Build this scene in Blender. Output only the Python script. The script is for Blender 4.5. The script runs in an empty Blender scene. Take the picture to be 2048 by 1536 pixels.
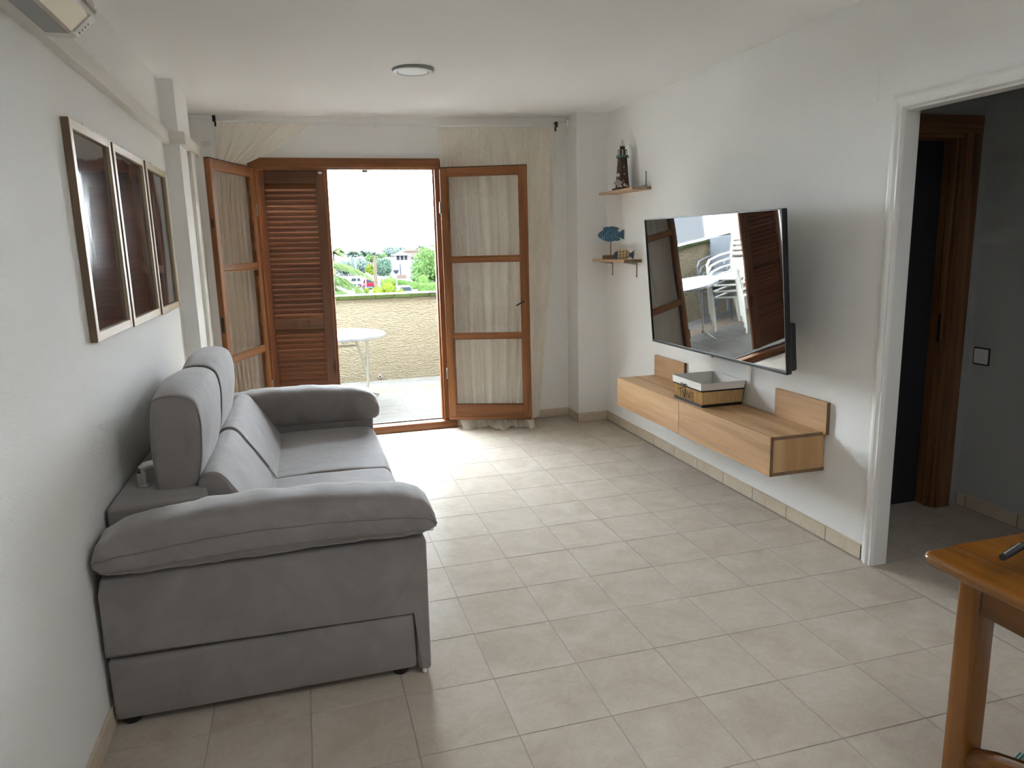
import bpy, bmesh, math, random
from mathutils import Vector, Matrix, noise as mnoise
random.seed(7)
PI = math.pi
SC = bpy.context.scene
COL = SC.collection

# ------------------------------------------------------------------ camera, sky, light, exposure
cam_d = bpy.data.cameras.new('camera')
cam_d.sensor_fit = 'HORIZONTAL'; cam_d.sensor_width = 36.0; cam_d.lens = 25.643
cam_d.clip_start = 0.05; cam_d.clip_end = 2000
cam = bpy.data.objects.new('camera', cam_d); COL.objects.link(cam)
_r = Vector((0.960935, -0.275596, -0.025532)); _u = Vector((0.076575, 0.176081, 0.981393)); _f = Vector((0.265972, 0.945009, -0.190306))
M = Matrix((( _r.x, _u.x, -_f.x, -0.24464), (_r.y, _u.y, -_f.y, -3.40490), (_r.z, _u.z, -_f.z, 1.59729), (0, 0, 0, 1)))
cam.matrix_world = M
SC.camera = cam

SKY_STRENGTH = 24.0
world = bpy.data.worlds.new('overcast_sky'); SC.world = world; world.use_nodes = True
wn = world.node_tree.nodes; wl = world.node_tree.links; wn.clear()
w_out = wn.new('ShaderNodeOutputWorld'); w_bg = wn.new('ShaderNodeBackground')
w_tc = wn.new('ShaderNodeTexCoord'); w_sep = wn.new('ShaderNodeSeparateXYZ'); w_rmp = wn.new('ShaderNodeValToRGB')
wl.new(w_tc.outputs['Generated'], w_sep.inputs[0]); wl.new(w_sep.outputs['Z'], w_rmp.inputs[0])
w_rmp.color_ramp.elements[0].position = 0.0; w_rmp.color_ramp.elements[0].color = (0.85, 0.94, 1.0, 1)
w_rmp.color_ramp.elements[1].position = 0.7; w_rmp.color_ramp.elements[1].color = (0.77, 0.895, 1.0, 1)
wl.new(w_rmp.outputs[0], w_bg.inputs['Color']); w_bg.inputs['Strength'].default_value = SKY_STRENGTH
wl.new(w_bg.outputs[0], w_out.inputs['Surface'])

# soft fill light, added behind the camera to lift the near end
lamp_d = bpy.data.lights.new('added_fill_light', 'AREA'); lamp_d.shape = 'RECTANGLE'
lamp_d.size = 1.6; lamp_d.size_y = 1.0; lamp_d.energy = 7.5; lamp_d.color = (0.90, 0.97, 1.0)
lamp = bpy.data.objects.new('added_fill_light', lamp_d); COL.objects.link(lamp)
lamp.location = (1.3, -3.0, 2.52)

SC.view_settings.view_transform = 'Standard'; SC.view_settings.look = 'None'
SC.view_settings.gamma = 1.0; SC.view_settings.use_curve_mapping = False
SC.view_settings.exposure = 1.76
SC.cycles.use_denoising = True
SC.cycles.max_bounces = 16; SC.cycles.diffuse_bounces = 8; SC.cycles.glossy_bounces = 6
SC.cycles.transparent_max_bounces = 16; SC.cycles.transmission_bounces = 8
SC.cycles.caustics_reflective = False; SC.cycles.caustics_refractive = False

# ------------------------------------------------------------------ materials
class NT:
    def __init__(s, name):
        s.m = bpy.data.materials.new(name); s.m.use_nodes = True
        s.n = s.m.node_tree.nodes; s.l = s.m.node_tree.links; s.n.clear()
        s.out = s.n.new('ShaderNodeOutputMaterial')
    def node(s, t, **kw):
        x = s.n.new(t)
        for k, v in kw.items():
            if k in x.inputs.keys(): x.inputs[k].default_value = v
            else: setattr(x, k, v)
        return x
    def link(s, a, b): s.l.new(a, b)
    def principled(s, color=None, rough=0.5, spec=0.5, metal=0.0):
        p = s.node('ShaderNodeBsdfPrincipled')
        if color: p.inputs['Base Color'].default_value = (*color, 1)
        p.inputs['Roughness'].default_value = rough; p.inputs['Specular IOR Level'].default_value = spec
        p.inputs['Metallic'].default_value = metal
        s.link(p.outputs[0], s.out.inputs['Surface']); s.p = p
        return p
    def coords(s, scale=(1, 1, 1), rnd=0.0, rot=(0, 0, 0)):
        tc = s.node('ShaderNodeTexCoord'); mp = s.node('ShaderNodeMapping')
        mp.inputs['Scale'].default_value = scale; mp.inputs['Rotation'].default_value = rot
        if rnd:
            oi = s.node('ShaderNodeObjectInfo'); ml = s.node('ShaderNodeMath', operation='MULTIPLY')
            s.link(oi.outputs['Random'], ml.inputs[0]); ml.inputs[1].default_value = rnd
            ad = s.node('ShaderNodeVectorMath', operation='ADD')
            s.link(tc.outputs['Object'], ad.inputs[0]); s.link(ml.outputs[0], ad.inputs[1])
            s.link(ad.outputs[0], mp.inputs[0])
        else: s.link(tc.outputs['Object'], mp.inputs[0])
        return mp.outputs[0]
    def noise(s, vec, scale=5, detail=3, rough=0.5, dist=0.0):
        n = s.node('ShaderNodeTexNoise'); n.inputs['Scale'].default_value = scale; n.inputs['Detail'].default_value = detail
        n.inputs['Roughness'].default_value = rough; n.inputs['Distortion'].default_value = dist
        if vec is not None: s.link(vec, n.inputs['Vector'])
        return n.outputs['Fac']
    def ramp(s, fac, stops):
        r = s.node('ShaderNodeValToRGB'); e = r.color_ramp.elements
        while len(e) < len(stops): e.new(0.5)
        for i, (p, c) in enumerate(stops): e[i].position = p; e[i].color = (*c, 1)
        s.link(fac, r.inputs[0]); return r.outputs[0]
    def bump(s, h, strength=0.3, dist=0.01):
        b = s.node('ShaderNodeBump'); b.inputs['Strength'].default_value = strength; b.inputs['Distance'].default_value = dist
        s.link(h, b.inputs['Height']); s.link(b.outputs[0], s.p.inputs['Normal']); return b
    def mix(s, fac, a, b, mode='MIX'):
        m = s.node('ShaderNodeMix', data_type='RGBA', blend_type=mode)
        if isinstance(fac, float): m.inputs[0].default_value = fac
        else: s.link(fac, m.inputs[0])
        for i, v in ((6, a), (7, b)):
            if isinstance(v, tuple): m.inputs[i].default_value = (*v, 1)
            else: s.link(v, m.inputs[i])
        return m.outputs[2]

def simple(name, color, rough=0.5, spec=0.5, metal=0.0, bump=None, var=0.0):
    t = NT(name); t.principled(color, rough, spec, metal)
    v = t.coords()
    if var:
        f = t.noise(v, 6, 3); d = tuple(c * (1 - var) for c in color); l = tuple(min(1, c * (1 + var)) for c in color)
        t.link(t.ramp(f, [(0.3, d), (0.7, l)]), t.p.inputs['Base Color'])
    if bump: t.bump(t.noise(v, bump[0], 3), bump[1], bump[2])
    return t.m

def plaster(name, color, scale, strength, dist):
    t = NT(name); t.principled(color, 0.85, 0.25); v = t.coords()
    a = t.noise(v, scale, 3, 0.6); t.bump(a, strength, dist)
    b = t.noise(v, 0.9, 2); t.link(t.ramp(b, [(0.3, tuple(c * 0.97 for c in color)), (0.7, color)]), t.p.inputs['Base Color'])
    return t.m

def wood(name, dark, mid, light, axis='X', rough=0.4, grain=26, rnd=40.0, knots=0.0, knotcol=(0.05, 0.015, 0.005), bump=0.08, spec=0.5, contrast=0.5):
    t = NT(name); t.principled(mid, rough, spec)
    k = 0.06
    sc = {'X': (k, 1, 1), 'Y': (1, k, 1), 'Z': (1, 1, k)}[axis]
    v = t.coords(sc, rnd)
    f = t.noise(v, grain, 4, 0.62, 0.6); g = t.noise(v, grain * 0.22, 2, 0.5, 1.2)
    md = t.node('ShaderNodeMath', operation='MULTIPLY_ADD'); t.link(g, md.inputs[0]); md.inputs[1].default_value = 0.8
    sb = t.node('ShaderNodeMath', operation='MULTIPLY'); t.link(f, sb.inputs[0]); sb.inputs[1].default_value = contrast
    t.link(sb.outputs[0], md.inputs[2])
    c = t.ramp(md.outputs[0], [(0.42, dark), (0.62, mid), (0.82, light)])
    if knots:
        sc2 = {'X': (0.45, 1, 1), 'Y': (1, 0.45, 1), 'Z': (1, 1, 0.45)}[axis]
        v2 = t.coords(sc2, rnd)
        vo = t.node('ShaderNodeTexVoronoi'); vo.inputs['Scale'].default_value = knots; t.link(v2, vo.inputs['Vector'])
        r = t.ramp(vo.outputs['Distance'], [(0.05, (1, 1, 1)), (0.11, (0, 0, 0))])
        c = t.mix(r, c, knotcol)
    t.link(c, t.p.inputs['Base Color'])
    t.bump(f, bump, 0.004)
    return t.m

MT = {}
MT['wall'] = plaster('wall_plaster', (0.86, 0.855, 0.84), 150, 0.55, 0.004)
MT['ceiling'] = plaster('ceiling_paint', (0.90, 0.895, 0.885), 60, 0.08, 0.003)
MT['white'] = simple('white_lacquer', (0.80, 0.79, 0.77), 0.35)
MT['duct'] = simple('duct_plastic', (0.74, 0.715, 0.66), 0.45)
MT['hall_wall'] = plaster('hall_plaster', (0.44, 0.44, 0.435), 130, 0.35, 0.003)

def tile_mat(name, c1, c2, c3, rough, rnd=60.0):
    t = NT(name); t.principled(c2, rough, 0.5)
    v = t.coords((1, 1, 1), rnd)
    a = t.noise(v, 4.0, 4, 0.6, 0.8)
    b = t.noise(v, 9, 5, 0.65, 2.0)
    c = t.ramp(a, [(0.3, c1), (0.52, c2), (0.72, c3)])
    vein = t.ramp(b, [(0.44, (1, 1, 1)), (0.5, (0.86, 0.83, 0.80)), (0.56, (1, 1, 1))])
    t.link(t.mix(0.40, c, vein, 'MULTIPLY'), t.p.inputs['Base Color'])
    h = t.noise(v, 55, 3, 0.6)
    h2 = t.noise(v, 7, 2, 0.5)
    hm = t.node('ShaderNodeMath', operation='MULTIPLY_ADD'); t.link(h2, hm.inputs[0]); hm.inputs[1].default_value = 2.5; t.link(h, hm.inputs[2])
    t.bump(hm.outputs[0], 0.05, 0.003)
    # thin, slightly uneven glaze over the body: a weak mirror layer that grows towards grazing view
    t.p.inputs['Specular IOR Level'].default_value = 0.0
    gl = t.node('ShaderNodeBsdfGlossy'); t.link(t.ramp(b, [(0.42, (rough,) * 3), (0.5, (rough + 0.16,) * 3), (0.58, (rough,) * 3)]), gl.inputs['Roughness'])
    bp = [x for x in t.n if x.type == 'BUMP'][0]; t.link(bp.outputs[0], gl.inputs['Normal'])
    lw = t.node('ShaderNodeLayerWeight'); lw.inputs['Blend'].default_value = 0.5
    pw = t.node('ShaderNodeMath', operation='POWER'); t.link(lw.outputs['Facing'], pw.inputs[0]); pw.inputs[1].default_value = 3.0
    fa = t.node('ShaderNodeMath', operation='MULTIPLY_ADD'); t.link(pw.outputs[0], fa.inputs[0]); fa.inputs[1].default_value = 0.011; fa.inputs[2].default_value = 0.002
    mx = t.node('ShaderNodeMixShader'); t.link(fa.outputs[0], mx.inputs[0]); t.link(t.p.outputs[0], mx.inputs[1]); t.link(gl.outputs[0], mx.inputs[2])
    t.link(mx.outputs[0], t.out.inputs['Surface'])
    return t.m
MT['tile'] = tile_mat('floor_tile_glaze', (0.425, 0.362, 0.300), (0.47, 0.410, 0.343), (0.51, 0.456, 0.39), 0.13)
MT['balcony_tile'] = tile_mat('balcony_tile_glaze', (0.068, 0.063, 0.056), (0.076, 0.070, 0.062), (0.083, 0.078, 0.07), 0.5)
MT['balcony_tile_sunlit'] = tile_mat('balcony_tile_sunlit_glaze', (0.080, 0.060, 0.044), (0.088, 0.066, 0.049), (0.095, 0.072, 0.054), 0.5)  # sun stripe on the balcony floor, put into the colour of one tile row
MT['skirting_tile'] = tile_mat('skirting_tile_glaze', (0.52, 0.43, 0.33), (0.58, 0.49, 0.385), (0.62, 0.53, 0.43), 0.3)
MT['grout'] = simple('grout', (0.33, 0.29, 0.25), 0.8)
MT['grout_light'] = simple('grout_light', (0.10, 0.09, 0.08), 0.8)

P_D, P_M, P_L = (0.12, 0.040, 0.014), (0.22, 0.085, 0.030), (0.31, 0.132, 0.048)
MT['pine_x'] = wood('stained_pine_x', P_D, P_M, P_L, 'X', 0.42, 30, knots=3.2, spec=0.25)
MT['pine_z'] = wood('stained_pine_z', P_D, P_M, P_L, 'Z', 0.42, 30, knots=2.6, spec=0.25)
MT['slat'] = wood('shutter_slat_pine', (0.085, 0.033, 0.014), (0.15, 0.062, 0.027), (0.205, 0.092, 0.041), 'X', 0.35, 34, knots=0)
MT['shutter_z'] = wood('shutter_stile_pine', (0.08, 0.031, 0.013), (0.14, 0.057, 0.024), (0.19, 0.084, 0.036), 'Z', 0.35, 26, knots=2.6)
MT['shutter_x'] = wood('shutter_rail_pine', (0.08, 0.031, 0.013), (0.14, 0.057, 0.024), (0.19, 0.084, 0.036), 'X', 0.35, 26, knots=2.6)
MT['jamb_z'] = wood('hall_oak_z', (0.075, 0.032, 0.011), (0.16, 0.07, 0.025), (0.225, 0.105, 0.041), 'Z', 0.4, 40)
MT['jamb_x'] = wood('hall_oak_x', (0.075, 0.032, 0.011), (0.16, 0.07, 0.025), (0.225, 0.105, 0.041), 'X', 0.4, 40)
O_D, O_M, O_L = (0.30, 0.155, 0.066), (0.445, 0.255, 0.115), (0.55, 0.345, 0.178)
MT['oak_y'] = wood('light_oak_y', O_D, O_M, O_L, 'Y', 0.5, 22, knots=1.7, knotcol=(0.16, 0.08, 0.035))
MT['oak_x'] = wood('light_oak_x', O_D, O_M, O_L, 'X', 0.5, 22)
MT['oak_z'] = wood('light_oak_z', O_D, O_M, O_L, 'Z', 0.5, 22)
MT['oak_edge'] = wood('oak_edge_band', (0.12, 0.07, 0.035), (0.17, 0.10, 0.05), (0.22, 0.14, 0.075), 'Y', 0.55, 22)
MT['shelf_y'] = wood('shelf_oak', (0.36, 0.22, 0.12), (0.47, 0.30, 0.17), (0.54, 0.37, 0.22), 'Y', 0.5, 26)
MT['honey_y'] = wood('honey_pine_y', (0.085, 0.029, 0.004), (0.135, 0.048, 0.007), (0.18, 0.07, 0.011), 'Y', 0.22, 24, rnd=60, knots=1.8)
MT['honey_z'] = wood('honey_pine_z', (0.12, 0.042, 0.006), (0.185, 0.068, 0.010), (0.24, 0.092, 0.017), 'Z', 0.25, 24, rnd=60)
MT['frame_z'] = wood('picture_frame_oak_z', (0.42, 0.31, 0.19), (0.53, 0.41, 0.26), (0.60, 0.48, 0.32), 'Z', 0.4, 40, bump=0.15)
MT['frame_y'] = wood('picture_frame_oak_y', (0.42, 0.31, 0.19), (0.53, 0.41, 0.26), (0.60, 0.48, 0.32), 'Y', 0.4, 40, bump=0.15)
MT['frame_side'] = simple('picture_frame_side', (0.17, 0.11, 0.065), 0.5)

def fabric_mat():
    t = NT('grey_suede'); t.principled((0.30, 0.275, 0.265), 0.8, 0.25)
    v = t.coords()
    a = t.noise(v, 4.5, 5, 0.65, 1.0)
    t.link(t.ramp(a, [(0.3, (0.200, 0.176, 0.168)), (0.6, (0.240, 0.214, 0.206)), (0.8, (0.28, 0.255, 0.247))]), t.p.inputs['Base Color'])
    t.p.inputs['Sheen Weight'].default_value = 0.55; t.p.inputs['Sheen Roughness'].default_value = 0.40
    w = t.noise(v, 600, 2, 0.5); c = t.noise(v, 14, 4, 0.6, 0.5)
    md = t.node('ShaderNodeMath', operation='MULTIPLY_ADD'); t.link(c, md.inputs[0]); md.inputs[1].default_value = 3.0; t.link(w, md.inputs[2])
    t.bump(md.outputs[0], 0.28, 0.005)
    return t.m
MT['fabric'] = fabric_mat()
MT['seam'] = simple('fabric_seam', (0.20, 0.18, 0.17), 0.9, 0.1)
MT['chrome'] = simple('brushed_steel', (0.55, 0.53, 0.50), 0.3, 0.5, 1.0)
MT['black_plastic'] = simple('black_plastic', (0.008, 0.008, 0.009), 0.4)
MT['black_satin'] = simple('black_satin', (0.006, 0.006, 0.007), 0.38)
MT['grey_metal'] = simple('grey_metal', (0.30, 0.30, 0.29), 0.35, 0.5, 0.8)
MT['void'] = simple('unlit_room_black', (0.035, 0.035, 0.04), 0.9, 0.1)  # near-black, paints in the darkness of the unlit room

def glass_mat(name, tint=(0.99, 0.99, 0.988), refl=1.0, ior=1.5, rough=0.0, wob=0.0):
    t = NT(name)
    tr = t.node('ShaderNodeBsdfTransparent'); tr.inputs[0].default_value = (*tint, 1)
    gl = t.node('ShaderNodeBsdfGlossy'); gl.inputs['Roughness'].default_value = rough; gl.inputs['Color'].default_value = (refl, refl, refl, 1)
    lw = t.node('ShaderNodeLayerWeight'); lw.inputs['Blend'].default_value = 0.5
    pw = t.node('ShaderNodeMath', operation='POWER'); t.link(lw.outputs['Facing'], pw.inputs[0]); pw.inputs[1].default_value = 5.0
    fr = t.node('ShaderNodeMath', operation='MULTIPLY_ADD'); t.link(pw.outputs[0], fr.inputs[0]); fr.inputs[1].default_value = 0.95; fr.inputs[2].default_value = 0.04
    mx = t.node('ShaderNodeMixShader'); t.link(fr.outputs[0], mx.inputs[0]); t.link(tr.outputs[0], mx.inputs[1]); t.link(gl.outputs[0], mx.inputs[2])
    if wob:
        v = t.coords(); n = t.noise(v, 3.0, 2); b = t.node('ShaderNodeBump'); b.inputs['Strength'].default_value = wob; b.inputs['Distance'].default_value = 0.02
        t.link(n, b.inputs['Height']); t.link(b.outputs[0], gl.inputs['Normal'])
    t.link(mx.outputs[0], t.out.inputs['Surface'])
    return t.m
MT['glass'] = glass_mat('window_glass')

def screen_mat():
    t = NT('tv_screen_glass'); t.principled((0.004, 0.004, 0.005), 0.02, 0.9)
    v = t.coords((1, 1, 1)); n = t.noise(v, 2.2, 1); t.bump(n, 0.04, 0.02)
    t.p.inputs['IOR'].default_value = 2.1
    return t.m
MT['screen'] = screen_mat()

def print_mat(name, c1, c2):
    t = NT(name); t.principled(c1, 0.07, 0.8)
    v = t.coords(); n = t.noise(v, 3.0, 2, 0.5, 0.6)
    t.link(t.ramp(n, [(0.35, c1), (0.65, c2)]), t.p.inputs['Base Color'])
    m = t.noise(t.coords((1, 5, 1.6)), 3.0, 2, 0.5, 0.7); t.bump(m, 0.025, 0.02)
    t.p.inputs['IOR'].default_value = 1.6
    return t.m
MT['print'] = print_mat('print_under_plastic', (0.012, 0.010, 0.014), (0.05, 0.038, 0.042))

def sheer_mat(name, col, opacity, transl, dash=False, stripes=0.0):
    t = NT(name)
    uv = t.node('ShaderNodeUVMap'); sep = t.node('ShaderNodeSeparateXYZ'); t.link(uv.outputs[0], sep.inputs[0])
    df = t.node('ShaderNodeBsdfDiffuse'); df.inputs[0].default_value = (*col, 1)
    tl = t.node('ShaderNodeBsdfTranslucent'); tl.inputs[0].default_value = (*col, 1)
    m1 = t.node('ShaderNodeMixShader'); m1.inputs[0].default_value = transl
    t.link(df.outputs[0], m1.inputs[1]); t.link(tl.outputs[0], m1.inputs[2])
    tp = t.node('ShaderNodeBsdfTransparent')
    m2 = t.node('ShaderNodeMixShader')
    t.link(tp.outputs[0], m2.inputs[1]); t.link(m1.outputs[0], m2.inputs[2])
    # woven threads: fine noise stretched down the cloth
    mp = t.node('ShaderNodeMapping'); t.link(uv.outputs[0], mp.inputs[0]); mp.inputs['Scale'].default_value = (420, 26, 1)
    n = t.noise(mp.outputs[0], 1.0, 2)
    lo = max(0.0, opacity - 0.08); hi = min(1.0, opacity + 0.07)
    op = t.ramp(n, [(0.35, (lo,) * 3), (0.65, (hi,) * 3)])
    if dash:
        mp2 = t.node('ShaderNodeMapping'); t.link(uv.outputs[0], mp2.inputs[0]); mp2.inputs['Scale'].default_value = (46, 30, 1)
        s2 = t.node('ShaderNodeSeparateXYZ'); t.link(mp2.outputs[0], s2.inputs[0])
        fx = t.node('ShaderNodeMath', operation='FRACT'); t.link(s2.outputs[0], fx.inputs[0])
        lt = t.node('ShaderNodeMath', operation='LESS_THAN'); t.link(fx.outputs[0], lt.inputs[0]); lt.inputs[1].default_value = 0.16
        fl = t.node('ShaderNodeVectorMath', operation='FLOOR'); t.link(mp2.outputs[0], fl.inputs[0])
        wn_ = t.node('ShaderNodeTexWhiteNoise', noise_dimensions='2D'); t.link(fl.outputs[0], wn_.inputs['Vector'])
        gt = t.node('ShaderNodeMath', operation='GREATER_THAN'); t.link(wn_.outputs['Value'], gt.inputs[0]); gt.inputs[1].default_value = 0.66
        mu = t.node('ShaderNodeMath', operation='MULTIPLY'); t.link(lt.outputs[0], mu.inputs[0]); t.link(gt.outputs[0], mu.inputs[1])
        ad = t.node('ShaderNodeMath', operation='MAXIMUM'); t.link(op, ad.inputs[0]); t.link(mu.outputs[0], ad.inputs[1])
        t.link(ad.outputs[0], m2.inputs[0])
        t.link(t.mix(mu.outputs[0], col, (0.92, 0.90, 0.86)), df.inputs[0])
    else: t.link(op, m2.inputs[0])
    t.link(m2.outputs[0], t.out.inputs['Surface'])
    return t.m
MT['sheer'] = sheer_mat('linen_sheer', (0.93, 0.875, 0.79), 0.88, 0.5, dash=True)

# ------------------------------------------------------------------ object helpers
def tag(o, label=None, cat=None, group=None, kind=None):
    if label: o['label'] = label
    if cat: o['category'] = cat
    if group: o['group'] = group
    if kind: o['kind'] = kind
    return o
def empty(name, loc=(0, 0, 0), label=None, cat=None, group=None, rot=None):
    o = bpy.data.objects.new(name, None); COL.objects.link(o); o.location = loc; o.empty_display_size = 0.1
    if rot: o.rotation_euler = rot
    return tag(o, label, cat, group)
def mesh_from(name, bm, mat, smooth=False, auto=None):
    me = bpy.data.meshes.new(name)
    bmesh.ops.recalc_face_normals(bm, faces=bm.faces)
    bm.to_mesh(me); bm.free()
    if mat: me.materials.append(mat if not isinstance(mat, str) else MT[mat])
    if smooth:
        for p in me.polygons: p.use_smooth = True
        if auto:
            try: me.set_sharp_from_angle(angle=auto)
            except Exception: pass
    return me
def obj(name, bm_or_me, mat=None, parent=None, world=True, smooth=False, auto=math.radians(40), loc=None, rot=None):
    """world=True: vertices are in world space even below a moved root; False: in the parent's own space"""
    me = bm_or_me if isinstance(bm_or_me, bpy.types.Mesh) else mesh_from(name, bm_or_me, mat, smooth, auto)
    o = bpy.data.objects.new(name, me); COL.objects.link(o)
    if parent:
        o.parent = parent
        if world and parent.parent is None:
            o.matrix_parent_inverse = parent.matrix_basis.inverted()
    if loc: o.location = loc
    if rot: o.rotation_euler = rot
    return o
def copy_tree(o, parent=None):
    c = o.copy(); COL.objects.link(c)
    if parent: c.parent = parent
    for ch in list(o.children): copy_tree(ch, c)
    return c

def NB(): return bmesh.new()
def box(bm, x0, x1, y0, y1, z0, z1, bev=0.0, seg=2, mat=None):
    r = bmesh.ops.create_cube(bm, size=1.0)
    vs = r['verts']
    for v in vs: v.co = Vector(((x0 + x1) / 2 + v.co.x * (x1 - x0), (y0 + y1) / 2 + v.co.y * (y1 - y0), (z0 + z1) / 2 + v.co.z * (z1 - z0)))
    if bev:
        es = list({e for v in vs for e in v.link_edges})
        bmesh.ops.bevel(bm, geom=es, offset=bev, segments=seg, profile=0.5, affect='EDGES')
    elif mat is not None:
        bmesh.ops.transform(bm, matrix=mat, verts=vs)
    return bm
def B(x0, x1, y0, y1, z0, z1, bev=0.0, seg=2): return box(NB(), x0, x1, y0, y1, z0, z1, bev, seg)
def tube(bm, pts, r, n=8, caps=True, flat=1.0, closed=False):
    pts = [Vector(p) for p in pts]; rings = []
    up = Vector((0, 0, 1)); m = len(pts)
    for i, p in enumerate(pts):
        a = pts[i - 1] if (i > 0 or closed) else p; b = pts[(i + 1) % m] if (i < m - 1 or closed) else p
        t = (b - a).normalized()
        ref = up if abs(t.dot(up)) < 0.95 else Vector((1, 0, 0))
        s = t.cross(ref).normalized(); w = s.cross(t).normalized()
        rr = r[i] if isinstance(r, (list, tuple)) else r
        rings.append([bm.verts.new(p + s * rr * math.cos(2 * PI * k / n) + w * rr * flat * math.sin(2 * PI * k / n)) for k in range(n)])
    for i in range(m - 1 if not closed else m):
        A, Bq = rings[i], rings[(i + 1) % m]
        for k in range(n): bm.faces.new((A[k], A[(k + 1) % n], Bq[(k + 1) % n], Bq[k]))
    if caps and not closed:
        bm.faces.new(rings[0][::-1]); bm.faces.new(rings[-1])
    return bm
def lathe(bm, prof, center=(0, 0, 0), n=24, axis='Z', sq=None):
    cx, cy, cz = center; rings = []
    for (r, z) in prof:
        ring = []
        for k in range(n):
            a = 2 * PI * k / n
            ring.append(bm.verts.new((cx + r * math.cos(a), cy + r * math.sin(a), cz + z)))
        rings.append(ring)
    for A, Bq in zip(rings, rings[1:]):
        for k in range(n): bm.faces.new((A[k], A[(k + 1) % n], Bq[(k + 1) % n], Bq[k]))
    if prof[0][0] > 1e-5: bm.faces.new(rings[0][::-1])
    if prof[-1][0] > 1e-5: bm.faces.new(rings[-1])
    bmesh.ops.remove_doubles(bm, verts=bm.verts, dist=1e-6)
    return bm
def prism(bm, poly, a0, a1, plane='xz', bev=0.0, seg=2):
    """extrude a 2-D outline; plane xz -> along y, yz -> along x, xy -> along z"""
    def P(u, v, w):
        return {'xz': (u, w, v), 'yz': (w, u, v), 'xy': (u, v, w)}[plane]
    A = [bm.verts.new(P(u, v, a0)) for u, v in poly]; C = [bm.verts.new(P(u, v, a1)) for u, v in poly]
    fs = [bm.faces.new(A), bm.faces.new(C[::-1])]
    n = len(poly)
    for i in range(n): fs.append(bm.faces.new((A[i], C[i], C[(i + 1) % n], A[(i + 1) % n])))
    if bev:
        bmesh.ops.bevel(bm, geom=list({e for f in fs for e in f.edges}), offset=bev, segments=seg, profile=0.5, affect='EDGES')
    return bm
def densify(poly, n):
    """resample a closed outline to n points with Catmull-Rom smoothing"""
    m = len(poly); out = []
    for i in range(n):
        t = i * m / n; k = int(t); f = t - k
        p0, p1, p2, p3 = (Vector(poly[(k + j) % m]) for j in (-1, 0, 1, 2))
        out.append(0.5 * ((2 * p1) + (p2 - p0) * f + (2 * p0 - 5 * p1 + 4 * p2 - p3) * f * f + (3 * p1 - p0 - 3 * p2 + p3) * f ** 3))
    return out
def pillow(prof, y0, y1, n=48, m=26, rnd=0.05, crown=0.0, wr=0.0, wscale=6.0, seed=0):
    """cushion: side outline in (x,z) carried from y0 to y1, ends rounded, middle crowned, wrinkled"""
    pr = densify(prof, n); c = sum(pr, Vector((0, 0))) / n
    bm = NB(); L = y1 - y0; rings = []
    ts = []
    for i in range(m + 1):
        u = i / m; ts.append(0.5 - 0.5 * math.cos(PI * u) if m > 6 else u)
    for t in ts:
        d = min(t, 1 - t) * L
        q = min(1.0, d / rnd); ins = rnd * (1 - math.sqrt(max(0.0, 1 - (1 - q) ** 2)))
        cr = crown * (1 - (2 * t - 1) ** 2)
        ring = []
        for p in pr:
            v = p - c; l = v.length
            pp = c + v * ((l - ins * 0.85 + cr) / l)
            P3 = Vector((pp.x, y0 + t * L, pp.y))
            if wr:
                s = Vector((P3.x * wscale, P3.y * wscale * 0.6, P3.z * wscale)) + Vector((seed * 7.3, 0, 0))
                a = mnoise.noise(s) + 0.5 * mnoise.noise(s * 2.3)
                P3 += Vector((v.x, 0, v.y)).normalized() * wr * a
            ring.append(bm.verts.new(P3))
        rings.append(ring)
    for A, Bq in zip(rings, rings[1:]):
        for k in range(n): bm.faces.new((A[k], A[(k + 1) % n], Bq[(k + 1) % n], Bq[k]))
    bm.faces.new(rings[0][::-1]); bm.faces.new(rings[-1])
    return bm
def grid_cloth(name, fn, nu, nv, mat, parent=None, su=1.0, sv=1.0):
    vs = []; fs = []; uvs = []
    for j in range(nv + 1):
        for i in range(nu + 1):
            vs.append(fn(i / nu, j / nv)); uvs.append((i / nu * su, j / nv * sv))
    for j in range(nv):
        for i in range(nu):
            a = j * (nu + 1) + i; fs.append((a, a + 1, a + nu + 2, a + nu + 1))
    me = bpy.data.meshes.new(name); me.from_pydata(vs, [], fs)
    uvl = me.uv_layers.new(name='UVMap')
    for p in me.polygons:
        p.use_smooth = True
        for li in p.loop_indices: uvl.data[li].uv = uvs[me.loops[li].vertex_index]
    me.materials.append(MT[mat])
    o = bpy.data.objects.new(name, me); COL.objects.link(o)
    if parent:
        o.parent = parent; o.matrix_parent_inverse = parent.matrix_basis.inverted()
    return o
def struct(name, bm, mat, parent=None):
    o = obj(name, bm, mat, parent)
    if parent is None: o['kind'] = 'structure'
    return o

# ------------------------------------------------------------------ the room shell
LW, RW, FW = -0.985, 2.335, 2.845
TX, TY = 0.33, 0.3354
CEIL = 2.64
struct('wall_left', B(LW - 0.12, LW, -4.9, 3.05, -0.05, 2.75), 'wall')
struct('column_left', B(LW - 0.02, -0.895, 1.587, 2.13, 0.0, 2.70), 'wall')
struct('column_right', B(2.057, RW + 0.02, 2.58, FW + 0.02, 0.0, 2.70), 'wall')
struct('wall_far', prism(NB(), [(LW - 0.12, -0.05), (-0.585, -0.05), (-0.585, 2.285), (0.945, 2.285), (0.945, -0.05), (RW + 0.3, -0.05), (RW + 0.3, 2.75), (LW - 0.12, 2.75)], FW, FW + 0.22), 'wall')
struct('wall_right', prism(NB(), [(3.05, -0.05), (-0.665, -0.05), (-0.665, 2.125), (-1.62, 2.125), (-1.62, -0.05), (-4.9, -0.05), (-4.9, 2.75), (3.05, 2.75)], RW, RW + 0.075, 'yz'), 'wall')
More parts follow.
